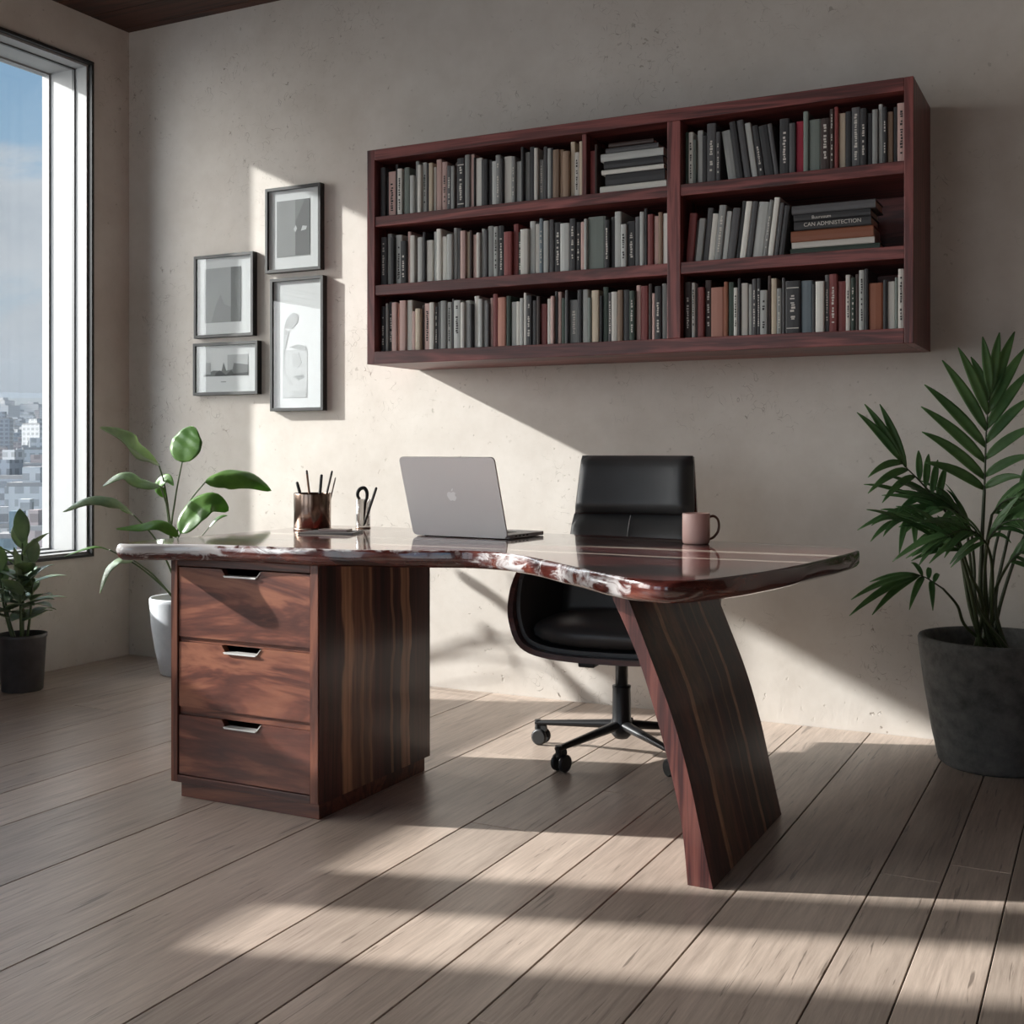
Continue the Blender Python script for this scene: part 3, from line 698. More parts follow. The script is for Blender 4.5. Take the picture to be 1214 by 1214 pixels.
# ------------------------------------------------------------------ laptop (local: hinge along x, base towards +y)
ZD=ZT+.0006
lt=thing('laptop',(-1.748,3.100,ZD),'silver laptop standing open on the desk with its lid towards us','laptop',rz=math.radians(-4))
LW,LDP,LH=.338,.215,.250
def rrect(w,h,r,seg=6,x0=0,y0=0):
    out=[]
    for cx,cy,a0 in ((w/2-r,h-r,0),(-w/2+r,h-r,90),(-w/2+r,r,180),(w/2-r,r,270)):
        for k in range(seg+1):
            a=math.radians(a0+90*k/seg); out.append((x0+cx+r*math.cos(a),y0+cy+r*math.sin(a)))
    return out
m=MB(); m.prism(rrect(LW,LDP,.012),.0015,.0125,'z'); lb(m,'base',ALU,lt,bevel=.0012)
m=MB(); 
for rI in range(5):
    for k in range(13):
        x=-LW/2+.022+k*.0204; y=.045+rI*.019; m.box(x,x+.0165,y,y+.0150,.0125,.0132)
lb(m,'keyboard',DARKK,lt)
m=MB()
for k in range(4): m.box(LW/2-.0004,LW/2+.0003,.035+k*.022,.047+k*.022,.006,.0095)
m.box(-LW/2+.02,LW/2-.02,.02,.20,-.0004,.0016); lb(m,'ports',DARKK,lt)
lid=bpy.data.objects.new('lid',None); COL.objects.link(lid); lid.parent=lt; lid.location=(0,-.0085,.0035); lid.rotation_euler=(math.radians(18),0,0)
# lid local: x width, z up, outside faces -y
m=MB(); m.prism(rrect(LW,LH,.013),0,.006,'y'); lb(m,'lid_shell',ALU,lid,bevel=.0012,fix=True)
m=MB(); m.prism(rrect(LW-.008,LH-.010,.009,y0=.005),.006,.0066,'y'); lb(m,'screen',DARKK,lid,fix=True)
# fruit emblem with a bite and a leaf, seen from the back of the lid
def emblem():
    body=[(0,.82),(.18,.90),(.40,.92),(.60,.84),(.72,.73)]
    bite=[(.60,.62),(.545,.47),(.585,.32),(.74,.19)]
    low=[(.66,-.02),(.50,-.26),(.34,-.38),(.18,-.36),(0,-.31),(-.18,-.36),(-.34,-.38),(-.52,-.22),(-.68,.06),(-.77,.38),(-.72,.66),(-.55,.86),(-.32,.92),(-.14,.88)]
    P=catmull([(x,0,z) for x,z in body],4)[:-1]+catmull([(x,0,z) for x,z in [body[-1]]+bite],4)[:-1]+catmull([(x,0,z) for x,z in [bite[-1]]+low+[body[0]]],4)[:-1]
    lf_=catmull([(.02,0,1.0),(.05,0,1.2),(.2,0,1.38),(.33,0,1.44),(.32,0,1.26),(.2,0,1.09)],4,True)
    return [(p.x,p.z) for p in P],[(p.x,p.z) for p in lf_]
eb,el=emblem(); s=.0215; 
m=MB(); m.prism([(x*s,.128+(z-.27)*s) for x,z in eb],-.0004,.0008,'y'); m.prism([(x*s,.128+(z-.27)*s) for x,z in el],-.0004,.0008,'y'); lb(m,'emblem',LOGO,lid,fix=True)

# ------------------------------------------------------------------ mug, holders, papers
mg=thing('mug',(-1.043,3.195,ZD),'blush pink mug with a thin loop handle on the right half of the desk','mug')
m=MB(); m.lathe([(.0,0),(.034,0),(.0375,.003),(.0385,.012),(.0385,.084),(.0375,.0862),(.0360,.0855),(.0355,.080),(.0355,.008),(0,.006)],seg=56); lb(m,'cup',PINK,mg)
m=MB(); hp=catmull([(.036,0,.074),(.050,0,.077),(.062,0,.068),(.066,0,.050),(.062,0,.032),(.051,0,.018),(.037,0,.012)],6)
rz=Matrix.Rotation(TH+.12,3,'Z'); m.tube([rz@p for p in hp],.0036,10); lb(m,'handle',plain('dark glazed handle',srgb(112,84,70),.35),mg)
pc=thing('pencil_cup',(-2.352,3.175,ZD),'wide bronze-coloured pencil cup standing on the left half of the desk','pencil cup')
m=MB(); m.lathe([(0,.002),(.058,.002),(.0605,.005),(.061,.118),(.0600,.1215),(.0585,.120),(.0580,.008),(0,.007)],seg=64); lb(m,'cylinder',BRONZE,pc)
m=MB(); m.lathe([(.050,0),(.0625,0),(.0625,.007),(.050,.007)],seg=48,caps=False); lb(m,'foot_ring',BRONZE,pc)
gh=thing('glass_tumbler',(-2.246,3.315,ZD),'small clear glass tumbler holding scissors and a pen, left of the laptop','tumbler')
m=MB(); m.lathe([(0,0),(.023,0),(.0245,.003),(.0245,.097),(.0232,.0975),(.0225,.096),(.0225,.008),(0,.007)],seg=40); lb(m,'glass_wall',CLEAR,gh)
m=MB(); m.lathe([(.0246,.0),(.0252,.0),(.0252,.004),(.0246,.004)],seg=40); lb(m,'foot',BRONZE,gh)
def pen(name,base,tip,r,mt,label,cat='pen',cap=None,taper=True):
    base=Vector(base);tip=Vector(tip); t=thing(name,base,label,cat,'pens and pencils in the bronze cup' if 'bronze' in label else None)
    ax=(tip-base); l=ax.length; ax.normalize()
    m=MB(); m.tube([base+ax*(.010 if taper else 0),tip-ax*(.014)],[r,r],12); m.build('barrel',mt,t)
    m=MB(); m.tube([tip-ax*.0139,tip-ax*.003,tip],[r*1.02,r*.9,r*.5],12); m.build('end_cap',cap or mt,t)
    if taper: m=MB(); m.tube([base,base+ax*.0101],[r*.2,r],12); m.build('point',mt,t)
    return t
cc=Vector((-2.352,3.175,ZD)); xr=RX; fw=DX
def incup(ex,ez,bx,r,mt,lab,name='pen',cap=None,f=0,cat='pen'):
    base=cc+xr*bx+fw*f+Vector((0,0,.0085)); tip=cc+xr*ex+fw*(f*1.3)+Vector((0,0,ez)); return pen(name,base,tip,r,mt,lab,cat,cap)
WOODP=plain('pencil wood',srgb(150,116,92),.5); GRAP=plain('pencil grey',srgb(92,86,82),.4)
incup(-.0545,.158,-.012,.0052,BLKPL,'short thick black pen leaning left in the bronze pencil cup',f=.012)
incup(-.0165,.197,.004,.0037,WOODP,'natural wood pencil standing nearly upright in the bronze pencil cup','pencil',GRAP,-.012,'pencil')
incup(.0260,.182,.012,.0050,BLKPL,'black pen near the middle of the bronze pencil cup',f=.02)
incup(.0690,.195,.024,.0036,GRAP,'dark grey pencil leaning right in the bronze pencil cup','pencil',BLKPL,-.020,'pencil')
incup(.0730,.172,.036,.0026,plain('pale rod',srgb(176,160,150),.4),'thin pale stick leaning furthest right in the bronze pencil cup','pencil',None,.014,'pencil')
g0=Vector((-2.246,3.315,ZD))
pen('pen',g0+xr*.003-fw*.012+Vector((0,0,.0085)),g0+xr*.0460-fw*.012+Vector((0,0,.138)),.0046,plain('gunmetal pen',srgb(86,84,82),.35,.6),'gunmetal pen leaning right in the small glass tumbler')
sc=thing('scissors',g0+Vector((0,0,.0085)),'black-handled scissors standing in the small glass tumbler','scissors')
m=MB(); m.tube([g0+xr*.001+fw*.004+Vector((0,0,.0085)),g0+xr*.006+fw*.004+Vector((0,0,.085))],[.002,.0075],10,flat=.4); m.build('blades',BLKMET,sc)
m=MB(); m.tube(catmull([g0+fw*.004+xr*x+Vector((0,0,z)) for x,z in ((.004,.085),(.011,.10),(.012,.120),(.004,.134),(-.009,.133),(-.018,.122),(-.019,.108),(-.012,.097))],6),[.0045+.002*math.sin(k/42*PI) for k in range(43)],10); m.build('handles',BLKPL,sc)
def flatthing(name,corners,z0,h,mt,label,cat,pages=None):
    c=sum((Vector((x,y,0)) for x,y in corners),Vector())/4
    t=thing(name,(c.x,c.y,z0),label,cat)
    m=MB(); m.prism([(x,y) for x,y in corners],z0,z0+h,'z'); m.build('cover' if pages else 'body',mt,t,bevel=.001,fix=True)
    if pages:
        m=MB(); m.prism([(c.x+(x-c.x)*.965,c.y+(y-c.y)*.965) for x,y in corners],z0+h+.0001,z0+h+.002,'z'); m.build('page_block',pages,t,fix=True)
    return t
flatthing('notebook',[(-2.268,2.985),(-2.095,3.035),(-2.135,3.150),(-2.285,3.105)],ZD,.006,plain('dark slate cover',srgb(70,66,66),.45),'thin dark notebook lying flat in front of the bronze pencil cup','notebook',None)
flatthing('smartphone',[(-2.225,3.035),(-2.135,3.062),(-2.150,3.112),(-2.238,3.086)],ZD+.0066,.007,plain('brownish metal',srgb(120,104,98),.3,.6),'slim phone lying on top of the thin dark notebook','phone',None)

# ------------------------------------------------------------------ framed pictures
def picture(x0,x1,z0,z1,label,art):
    t=thing('picture_frame',((x0+x1)/2,YB,z0),label,'framed picture','framed pictures on the plaster wall'); yb=YB-.0006; yf=YB-.032; w=.014
    m=MB(); m.box(x0,x0+w,yf,yb,z0,z1); m.box(x1-w,x1,yf,yb,z0,z1); m.box(x0+w,x1-w,yf,yb,z1-w,z1); m.box(x0+w,x1-w,yf,yb,z0,z0+w); m.build('frame',BLACKM,t,bevel=.001)
    m=MB(); m.box(x0+w,x1-w,YB-.020,yb,z0+w,z1-w); m.build('mat_board',PAPER,t)
    W,H=x1-x0,z1-z0
    for nm,poly,c in art:
        m=MB(); k=len(t.children); m.prism([(x0+u*W,z0+v*H) for u,v in poly],YB-.0206-k*.0002,YB-.0202-k*.0002+.0002,'y'); m.build('print',c,t,fix=True)
    m=MB(); m.box(x0+w,x1-w,YB-.0275,YB-.0265,z0+w,z1-w); m.build('glazing',GLASS,t)
def gmat(v,name='print grey'): return plain(name,srgb(v,v,v),.7,var=.10,vs=9)
G={v:gmat(int(v*.86)) for v in (70,104,124,150,172,188,204)}
rc=lambda a,b,c,d:[(a,c),(b,c),(b,d),(a,d)]
picture(-3.423,-3.116,1.797,2.180,'upright framed abstract grey print, topmost of the four pictures',[('a',rc(.19,.79,.18,.84),G[150]),('b',rc(.53,.79,.19,.84),G[104]),('c',[(.56,.62),(.70,.84),(.53,.84),(.53,.6)],G[124]),('d',[(.50,.50),(.53,.46),(.56,.50),(.54,.54)],G[204]),('e',[(.63,.47),(.72,.48),(.74,.52),(.66,.53)],G[204])])
picture(-3.843,-3.492,1.521,1.905,'upright framed grey print with a dark strip, middle picture at left',[('a',rc(.16,.78,.18,.84),G[188]),('b',rc(.61,.78,.18,.84),G[124]),('c',[(.28,.18),(.61,.18),(.61,.36),(.5,.40),(.44,.52),(.36,.40)],G[172])])
picture(-3.848,-3.466,1.253,1.497,'small landscape-format framed city skyline print, lowest of the pictures',[('a',rc(.52,.84,.38,.76),G[188]),('b',[(.14,.36),(.84,.36),(.84,.56),(.62,.60),(.60,.48),(.50,.46),(.46,.62),(.43,.46),(.30,.47),(.14,.38)],G[124]),('c',[(.32,.36),(.84,.36),(.84,.42),(.62,.40),(.58,.47),(.50,.38),(.40,.47),(.34,.42)],G[70]),('d',rc(.18,.26,.40,.62),G[188]),('e',rc(.42,.50,.24,.26),G[172])])
picture(-3.395,-3.102,1.173,1.770,'tall narrow framed pale figure drawing, right picture below the abstract print',[('a',rc(.22,.68,.10,.46),G[204]),('b',[(.24,.62),(.30,.70),(.42,.74),(.52,.72),(.50,.66),(.40,.62),(.28,.62)],G[172]),('c',[(.22,.30),(.24,.62),(.34,.60),(.26,.46),(.25,.30),(.40,.20),(.38,.19)],G[188]),('d',[(.34,.48),(.50,.50),(.66,.48),(.66,.44),(.50,.46)],G[172]),('e',[(.40,.42),(.52,.44),(.58,.36),(.50,.32),(.42,.34)],G[188]),('f',[(.42,.26),(.60,.27),(.64,.25),(.52,.23)],G[150]),('g',[(.36,.10),(.66,.10),(.66,.16),(.44,.14)],G[188])])
# ------------------------------------------------------------------ plants
def qbez(a,b,c,n): return [a*(1-t)**2+b*2*t*(1-t)+c*t*t for t in [k/n for k in range(n+1)]]
def blade(mb,mid,width,up,prof,fold=.25,cup=0.0,nx=4,wav=0,mi=0,ph=0):
    """leaf blade along the midrib points; prof(t)=half width share; fold lifts the edges"""
    rows=[];n=len(mid)
    for i,p in enumerate(mid):
        t=(mid[min(i+1,n-1)]-mid[max(i-1,0)]).normalized(); s=t.cross(up)
        if s.length<1e-5: s=t.cross(Vector((1,0,0)))
        s.normalize(); u=s.cross(t).normalized(); w=width*prof(i/(n-1)); r=[]
        for k in range(-nx,nx+1):
            q=k/nx
            r.append(p+s*(w*q)+u*(abs(q)*fold*w-cup*w*q*q+wav*w*math.sin(i*1.3+k*.9+ph)))
        rows.append(r)
    mb.grid(rows,mi)
heart=lambda t:max(0,(math.sin(PI*min(1,t*1.0))**.6)*(1.06-.62*t)) if t>0 else .05
ovate=lambda t:max(.0,math.sin(PI*t**.8)**.85)*(1.0-.15*t)
lance=lambda t:max(.0,math.sin(PI*t**.75))**.9
# --- broad-leaved plant in the corner
PC=Vector((-3.70,4.05,0))
bp=thing('potted_plant',PC,'broad-leaved plant in a tall pale grey pot in the corner by the window','potted plant')
m=MB(); m.lathe([(0,0),(.098,0),(.107,.006),(.128,.10),(.146,.22),(.154,.32),(.154,.338),(.150,.343),(.144,.338),(.142,.30),(0,.30)],c=PC,seg=64); m.build('pot',POTW,bp)
m=MB(); m.lathe([(.1415,.3005),(.10,.307),(.05,.312),(.0,.314)],c=PC,seg=40,caps=False); m.build('soil',SOIL,bp)
def bleaf(stem,tipmid,width,upv,D,pr=ovate,mt=LEAFA,fold=.18,cup=.25,wav=.03,stalk=None,sr=.0042):
    """stem: pixel polyline to the leaf base; tipmid: midrib pixel points; depths D0..D1 along the leaf"""
    D0,D1=D
    base=at(stem[-1][0],stem[-1][1],D0)
    root=PC+Vector((R.uniform(-.03,.03),R.uniform(-.03,.03),.305))
    pts=[root]+[root.lerp(base,(k+1)/len(stem))*0+at(u,v,((root-CAM).dot(DX))*(1-(k+1)/len(stem))+D0*(k+1)/len(stem)) for k,(u,v) in enumerate(stem)]
    c=catmull(pts,6); m=MB(); m.tube(c,[sr*(1.25-.6*i/len(c)) for i in range(len(c))],8); s=m.build('stem',STEMG,bp)
    mp=[(stem[-1][0],stem[-1][1])]+tipmid; nn=len(mp)
    mid=catmull([at(u,v,D0+(D1-D0)*k/(nn-1)) for k,(u,v) in enumerate(mp)],6)
    m=MB(); blade(m,mid,width,Vector(upv).normalized(),pr,fold,cup,5,wav,ph=R.random()*6)
    o=m.build('leaf',mt,bp); sd=o.modifiers.new('body','SOLIDIFY'); sd.thickness=.0012
    return o
cf=-DX  # towards the camera
bleaf([(204,640),(196,580),(188,550)],[(165,538),(143,520),(118,507)],.075,(.2,-.75,.7),(5.0,4.75),ovate,LEAFB,.35,.1)
bleaf([(204,640),(208,590),(216,548)],[(220,530),(224,516),(229,505)],.098,(.15,-.98,.15),(4.98,5.02),lambda t:heart(t),LEAFA,.1,.1)
bleaf([(207,650),(222,600),(243,572)],[(265,563),(295,566),(322,582)],.066,(.1,-.8,.75),(4.95,5.05),ovate,LEAFA,-.1,.35)
bleaf([(204,660),(200,610),(190,576)],[(168,572),(145,563),(121,577)],.045,(.1,-.6,.9),(5.0,4.9),ovate,LEAFB,.15,.3)
bleaf([(204,680),(185,640),(158,610)],[(138,592),(105,590),(74,607)],.058,(0,-.6,.9),(4.95,4.75),ovate,LEAFB,-.1,.35)
bleaf([(206,680),(207,650),(214,632)],[(232,608),(252,596),(271,606)],.080,(.15,-.9,.5),(4.9,4.95),lambda t:heart(t),LEAFA,.25,.15)
bleaf([(206,690),(205,660),(212,636)],[(190,622),(165,625),(137,627)],.034,(0,-.7,.8),(4.85,4.8),ovate,LEAFA,.1,.2)
bleaf([(198,700),(180,680),(158,664)],[(140,664),(126,678),(118,704)],.040,(-.3,-.8,.5),(5.0,4.9),ovate,LEAFB,.1,.25)
bleaf([(198,700),(165,672),(130,652)],[(115,648),(96,652),(76,660)],.013,(0,-.5,.9),(5.05,4.95),lance,LEAFA,.1,.2)
bleaf([(205,660),(200,620),(196,590)],[(188,576),(198,567),(206,576)],.030,(0,-.9,.4),(5.1,5.05),ovate,LEAFA,.2,.2)
bleaf([(208,690),(225,655),(248,625)],[(256,616),(263,612),(270,611)],.010,(0,-.8,.6),(5.0,5.0),lance,LEAFA,.1,.2,sr=.003)
# --- small plant under the window
PC2=Vector((-4.045,3.46,0))
sp_=thing('potted_plant',PC2,'small bushy plant in a dark zinc pot below the window','potted plant')
m=MB(); m.lathe([(0,0),(.078,0),(.082,.004),(.094,.215),(.098,.222),(.098,.235),(.092,.235),(.090,.205),(0,.205)],c=PC2,seg=48); m.build('pot',POTM,sp_)
m=MB(); m.lathe([(.0895,.206),(.05,.214),(0,.216)],c=PC2,seg=32,caps=False); m.build('soil',SOIL,sp_)
fo=MB(); st=MB(); r2=random.Random(5)
for (sx,sy,hh,nl) in ((0,0,.40,11),(.03,.02,.31,8),(-.03,.03,.30,7),(-.05,-.05,.28,7),(.035,-.04,.24,7),(-.09,.0,.22,5)):
    b0=PC2+Vector((sx*.5,sy*.5,.21)); t0=PC2+Vector((sx*1.2,sy*1.2,.21+hh)); c=qbez(b0,(b0+t0)/2+Vector((sx*.3,sy*.3,0)),t0,8); st.tube(c,[.006-.003*i/8 for i in range(9)],8)
    for k in range(nl):
        u=.32+.68*k/(nl-1); p=b0.lerp(t0,u); a=k*2.4+sx*50; el=.15+.75*u**2+(.5 if k==nl-1 else 0)
        ln=r2.uniform(.14,.22)*(1.05-.35*u); d=Vector((math.cos(a)*math.cos(el),math.sin(a)*math.cos(el),math.sin(el)))
        if (p+d*ln).x<XL+.03: d.x=abs(d.x)*.4; d.normalize()
        blade(fo,qbez(p,p+d*ln*.55+Vector((0,0,.02)),p+d*ln-Vector((0,0,.035*(1-u))),8),ln*.24,Vector((0,0,1)),lance,.25,.1,3,.02,ph=k)
st.build('stem',STEMG,sp_); f=fo.build('foliage',LEAFB,sp_); f.modifiers.new('body','SOLIDIFY').thickness=.001
# --- palm in the big charcoal pot
PC3=Vector((-.330,4.04,0))
pm=thing('potted_palm',PC3,'tall feathery palm in a big charcoal concrete pot at the right','potted palm')
m=MB(); m.lathe([(0,0),(.158,0),(.173,.012),(.192,.10),(.217,.25),(.233,.375),(.235,.396),(.231,.405),(.217,.405),(.211,.39),(.200,.33),(0,.33)],c=PC3,seg=80); m.build('pot',POTD,pm)
m=MB(); m.lathe([(.2005,.332),(.14,.343),(.07,.349),(0,.351)],c=PC3,seg=48,caps=False); m.build('soil',SOIL,pm)
r3=random.Random(11)
def clampP(p):
    if p.y>YB-.025: p=Vector((p.x,YB-.025-.0,p.z))
    return p
def leaflet(mb,p,q,width,up,droop=.0,ph=0):
    p=clampP(p);q=clampP(q)
    mid=(p+q)/2+Vector((0,0,droop)); blade(mb,qbez(p,mid,q,8),width,up,lambda t:max(.0,math.sin(PI*min(1,(t*.96+.02))**.7))**.8,.35,.05,2,0)
def frond(cane,spine,sets,D,up,wd=.0135,cr=.0062):
    """cane, spine: pixel polylines with depth D0..D1; sets: (spine share, tip pixel, depth offset)"""
    D0,D1=D
    base=PC3+Vector((R.uniform(-.07,.07),R.uniform(-.06,.05),.345)); db=(base-CAM).dot(DX)
    pts=[base]; n=len(cane)
    for k,(u,v) in enumerate(cane): pts.append(clampP(at(u,v,db+(D0-db)*(k+1)/n)))
    sp=[pts[-1]]+[clampP(at(u,v,D0+(D1-D0)*(k+1)/len(spine))) for k,(u,v) in enumerate(spine)]
    fr=bpy.data.objects.new('frond',None); COL.objects.link(fr); fr.parent=pm; lp(fr,base)
    c=catmull(pts,6); m=MB(); m.tube(c,[cr*(1.2-.5*i/len(c)) for i in range(len(c))],8)
    s=catmull(sp,8); m.tube(s,[cr*.6*(1-.7*i/len(s)) for i in range(len(s))],6); m.build('cane',STEMP,fr)
    m=MB()
    for (u,tp,dd) in sets:
        i=u*(len(s)-1); p=s[int(i)].lerp(s[min(int(i)+1,len(s)-1)],i-int(i)); dp=(p-CAM).dot(DX)
        q=at(tp[0],tp[1],dp+dd); ln=(q-p).length
        leaflet(m,p,q,wd*min(1.25,.55+ln*2.2),up,.02 if dd>=0 else .03)
    o=m.build('leaflets',PALMG,fr); o.modifiers.new('body','SOLIDIFY').thickness=.0009
U=Vector((.3,-.9,.3))
frond([(1163,720),(1164,650),(1167,580)],[(1168,550),(1169,520),(1171,490),(1174,465)],
 [(.0,(1096,548),-.05),(.02,(1214,566),-.08),(.12,(1093,512),-.02),(.14,(1226,540),-.06),(.27,(1092,482),.0),(.30,(1230,505),-.05),(.42,(1096,456),.0),(.46,(1226,470),-.03),(.58,(1117,427),.02),(.60,(1222,438),.0),(.74,(1136,412),.0),(.76,(1216,412),.02),(.88,(1151,423),.03),(.90,(1203,393),.04),(1,(1165,399),.0),(1,(1185,394),.02)],(3.70,3.72),U,.0165,.007)
frond([(1150,720),(1138,650),(1122,608)],[(1108,590),(1090,570),(1075,555),(1068,546)],
 [(1,(1016,489),.0),(.86,(1025,479),.03),(.78,(1043,479),.05),(.9,(1029,566),-.05),(.72,(1029,585),-.06),(.58,(1046,596),-.05),(.5,(1089,534),.04),(.4,(1101,538),.06),(.3,(1112,545),.05),(.2,(1122,552),.05),(.3,(1062,610),-.06),(.12,(1075,612),-.06)],(3.66,3.62),U,.0135)
frond([(1155,720),(1143,670),(1130,636)],[(1112,628),(1095,620),(1078,616),(1068,618)],
 [(1,(1033,623),-.03),(.95,(1032,642),-.05),(.85,(1047,636),-.06),(.8,(1066,657),-.06),(.66,(1085,651),-.05),(.6,(1044,604),.03),(.45,(1062,600),.04),(.4,(1098,638),-.05),(.25,(1080,598),.05),(.2,(1116,640),-.04)],(3.62,3.56),Vector((.2,-.6,.8)),.012)
frond([(1147,745),(1135,718),(1118,698)],[(1106,690),(1096,684),(1088,682)],
 [(1,(1009,711),-.05),(.98,(1007,730),-.08),(.9,(1034,729),-.09),(.7,(1078,723),-.06),(.4,(1106,724),-.04),(.85,(1031,690),.0),(.75,(1080,667),.03),(.5,(1102,673),.03),(.3,(1114,681),.03)],(3.62,3.55),Vector((.2,-.5,.85)),.0125,.005)
for (cn,spn,D) in (([(1172,720),(1178,660),(1186,625)],[(1196,606),(1210,596),(1230,590)],(3.75,3.7)),([(1160,720),(1155,670),(1152,632)],[(1144,616),(1130,604),(1112,600)],(3.7,3.6)),
    ([(1180,720),(1192,650),(1205,600)],[(1214,560),(1226,520),(1240,480)],(3.72,3.8)),([(1168,720),(1168,670),(1172,640)],[(1186,622),(1206,616),(1226,618)],(3.6,3.5)),
    ([(1185,720),(1204,660),(1222,620)],[(1240,600),(1256,590),(1270,588)],(3.7,3.66)),([(1176,720),(1184,690),(1196,668)],[(1208,656),(1222,652),(1238,656)],(3.62,3.52)),
    ([(1170,720),(1168,660),(1176,610)],[(1188,596),(1202,590),(1220,592)],(3.66,3.55)),([(1158,720),(1150,660),(1146,622)],[(1134,606),(1118,598),(1098,600)],(3.72,3.68)),([(1176,720),(1176,670),(1170,645)],[(1158,632),(1142,628),(1124,634)],(3.55,3.45)),([(1165,720),(1150,680),(1142,655)],[(1134,642),(1124,636),(1110,640)],(3.6,3.52))):
    sets=[]; L0=spn
    for k in range(15):
        u=k/14; w=u*(len(L0)); i=min(len(L0)-1,int(w)); px=L0[i]; side=1 if k%2 else -1
        dirx=1 if spn[-1][0]>cn[-1][0] else -1
        sets.append((u,(px[0]+dirx*r3.uniform(12,58)+ (0 if u<.9 else dirx*25),px[1]+side*r3.uniform(6,34)+(8 if side>0 else -4)),r3.uniform(-.10,.06)))
    frond(cn,spn,sets,D,Vector((.2,-.6,.8)),.0125,.0055)

# ------------------------------------------------------------------ the city outside
# sloping ground that climbs inland, seen from a high floor
cr=random.Random(3)
def ground(D): return -62+ (D-250)*.0627 if D<2200 else -62+1950*.0627+(D-2200)*.0535
def conc(name,c,win=.5):
    m_,nt,b_=mat(name); v=coords(nt); br=nd(nt,'ShaderNodeTexBrick'); br.offset=0; br.inputs['Scale'].default_value=1
    br.inputs['Brick Width'].default_value=3.6; br.inputs['Row Height'].default_value=3.2; br.inputs['Mortar Size'].default_value=.75
    mp=nd(nt,'ShaderNodeVectorMath',operation='MULTIPLY'); 
    tcg=nd(nt,'ShaderNodeTexCoord'); sx=nd(nt,'ShaderNodeSeparateXYZ'); L(nt,tcg.outputs['Object'],sx.inputs[0])
    cb_=nd(nt,'ShaderNodeCombineXYZ'); L(nt,math_(nt,'ADD',sx.outputs[0],sx.outputs[1]),cb_.inputs[0]); L(nt,sx.outputs[2],cb_.inputs[1]); L(nt,cb_.outputs[0],br.inputs['Vector'])
    w=tuple(x*win for x in c); br.inputs['Color1'].default_value=(*w,1); br.inputs['Color2'].default_value=(*[x*1.3 for x in w],1); br.inputs['Mortar'].default_value=(*c,1)
    L(nt,br.outputs['Color'],b_.inputs['Base Color']); b_.inputs['Roughness'].default_value=.8; return m_
CM=[conc('pale facade',srgb(160,157,155)),conc('pinkish facade',srgb(152,136,131)),conc('grey facade',srgb(128,131,136)),conc('white facade',srgb(172,170,168),.55),conc('glassy facade',srgb(96,114,120),.7)]
ROOFM=plain('flat roof',srgb(128,124,121),.9,vs=.2); GRND=plain('hazy streets and trees',srgb(96,101,97),.95,var=.3,vs=.02)
g=MB(); NG=24
rowsg=[]
for k in range(NG+1):
    D=90*(9000/90)**(k/NG); rowsg.append([CAM+DX*D+RX*(D*s)+Vector((0,0,ground(D)-1)) for s in [-1.6+ .2*q for q in range(14)]])
g.grid(rowsg); o=g.build('ground_outside',GRND); o['kind']='structure'
hl=MB(); rowsh=[]
for D,hz in ((5200,150),(6200,290),(7000,335),(8200,300)):
    rowsh.append([CAM+DX*D+RX*(D*(-1.6+.05*q))+Vector((0,0,hz*(1+.10*mnoise.noise(Vector((q*.25,D*.001,0)))))) for q in range(52)])
hl.grid(rowsh); o=hl.build('hills',plain('blue distant hills',srgb(128,146,160),.95,vs=.002)); tag(o,'blue-grey hills along the horizon behind the city, seen through the window','hills')
SPOTS=[]
def building(u,D,w,d,h,mi,label=None,kind='apartment_block',group=None,dz=0,rot=None):
    rad=math.hypot(w,d)/2
    for _ in range(60):
        c=CAM+DX*D+RX*(D*(u-607)/F)
        if all((c-q).length>rad+s for q,s in SPOTS): break
        if group: D*=1.02; u+=cr.uniform(-6,6)
        else: D+=1.5
    SPOTS.append((c,rad))
    c=CAM+DX*D+RX*(D*(u-607)/F); z0=ground(D)-3+dz
    root=thing(kind,(c.x,c.y,z0),label,'building',group,rz=TH+(cr.uniform(-.5,.5) if rot is None else rot))
    def B(nm,mt,*bx):
        m=MB(); m.box(*bx); return m.build(nm,mt,root,off=(0,0,0))
    B('tower_body',CM[mi],-w/2,w/2,-d/2,d/2,0,h); B('roof',ROOFM,-w/2+.4,w/2-.4,-d/2+.4,d/2-.4,h,h+1.0)
    a=cr.uniform(.2,.35); B('rooftop_hut',CM[mi],-w*a,w*a*.4,-d*.25,d*.25,h+1.0,h+1.0+cr.uniform(2.5,5))
    return root
def hgt(D,ytop): return CAM.z-(ytop-HY)/F*D-ground(D)+3
near=[(45,300,13,12,576,3,'white tower block with rows of dark balconies, right beside the window reveal','apartment_block',.15),
 (13,285,15,14,580,2,'grey tower block with a glassy front, at the left of the window view','apartment_block',-.1),
 (33,330,8,10,582,0,'slim pale block squeezed between the two tower blocks','apartment_block',.1),
 (24,250,9,8,637,4,'low teal glass building at the bottom of the window view','office_block',.2),
 (46,240,6,7,628,1,'low reddish brick building beside the window reveal','apartment_block',.0),
 (34,246,5,6,627,3,'low white building between the teal and the reddish ones','apartment_block',.1),
 (5,252,7,7,636,0,'low pale rooftop at the lower left of the window view','apartment_block',.4),
 (53,420,14,14,552,1,'pinkish slab block behind the white balcony tower','apartment_block',.2),
 (19,430,12,12,552,3,'white mid-rise behind the grey tower block','apartment_block',-.2)]
for u,D,w,d,yt,mi,lab,kd,ro in near: building(u,D,w,d,hgt(D,yt),mi,lab,kd,rot=ro)
GRP='hazy city blocks seen through the window'
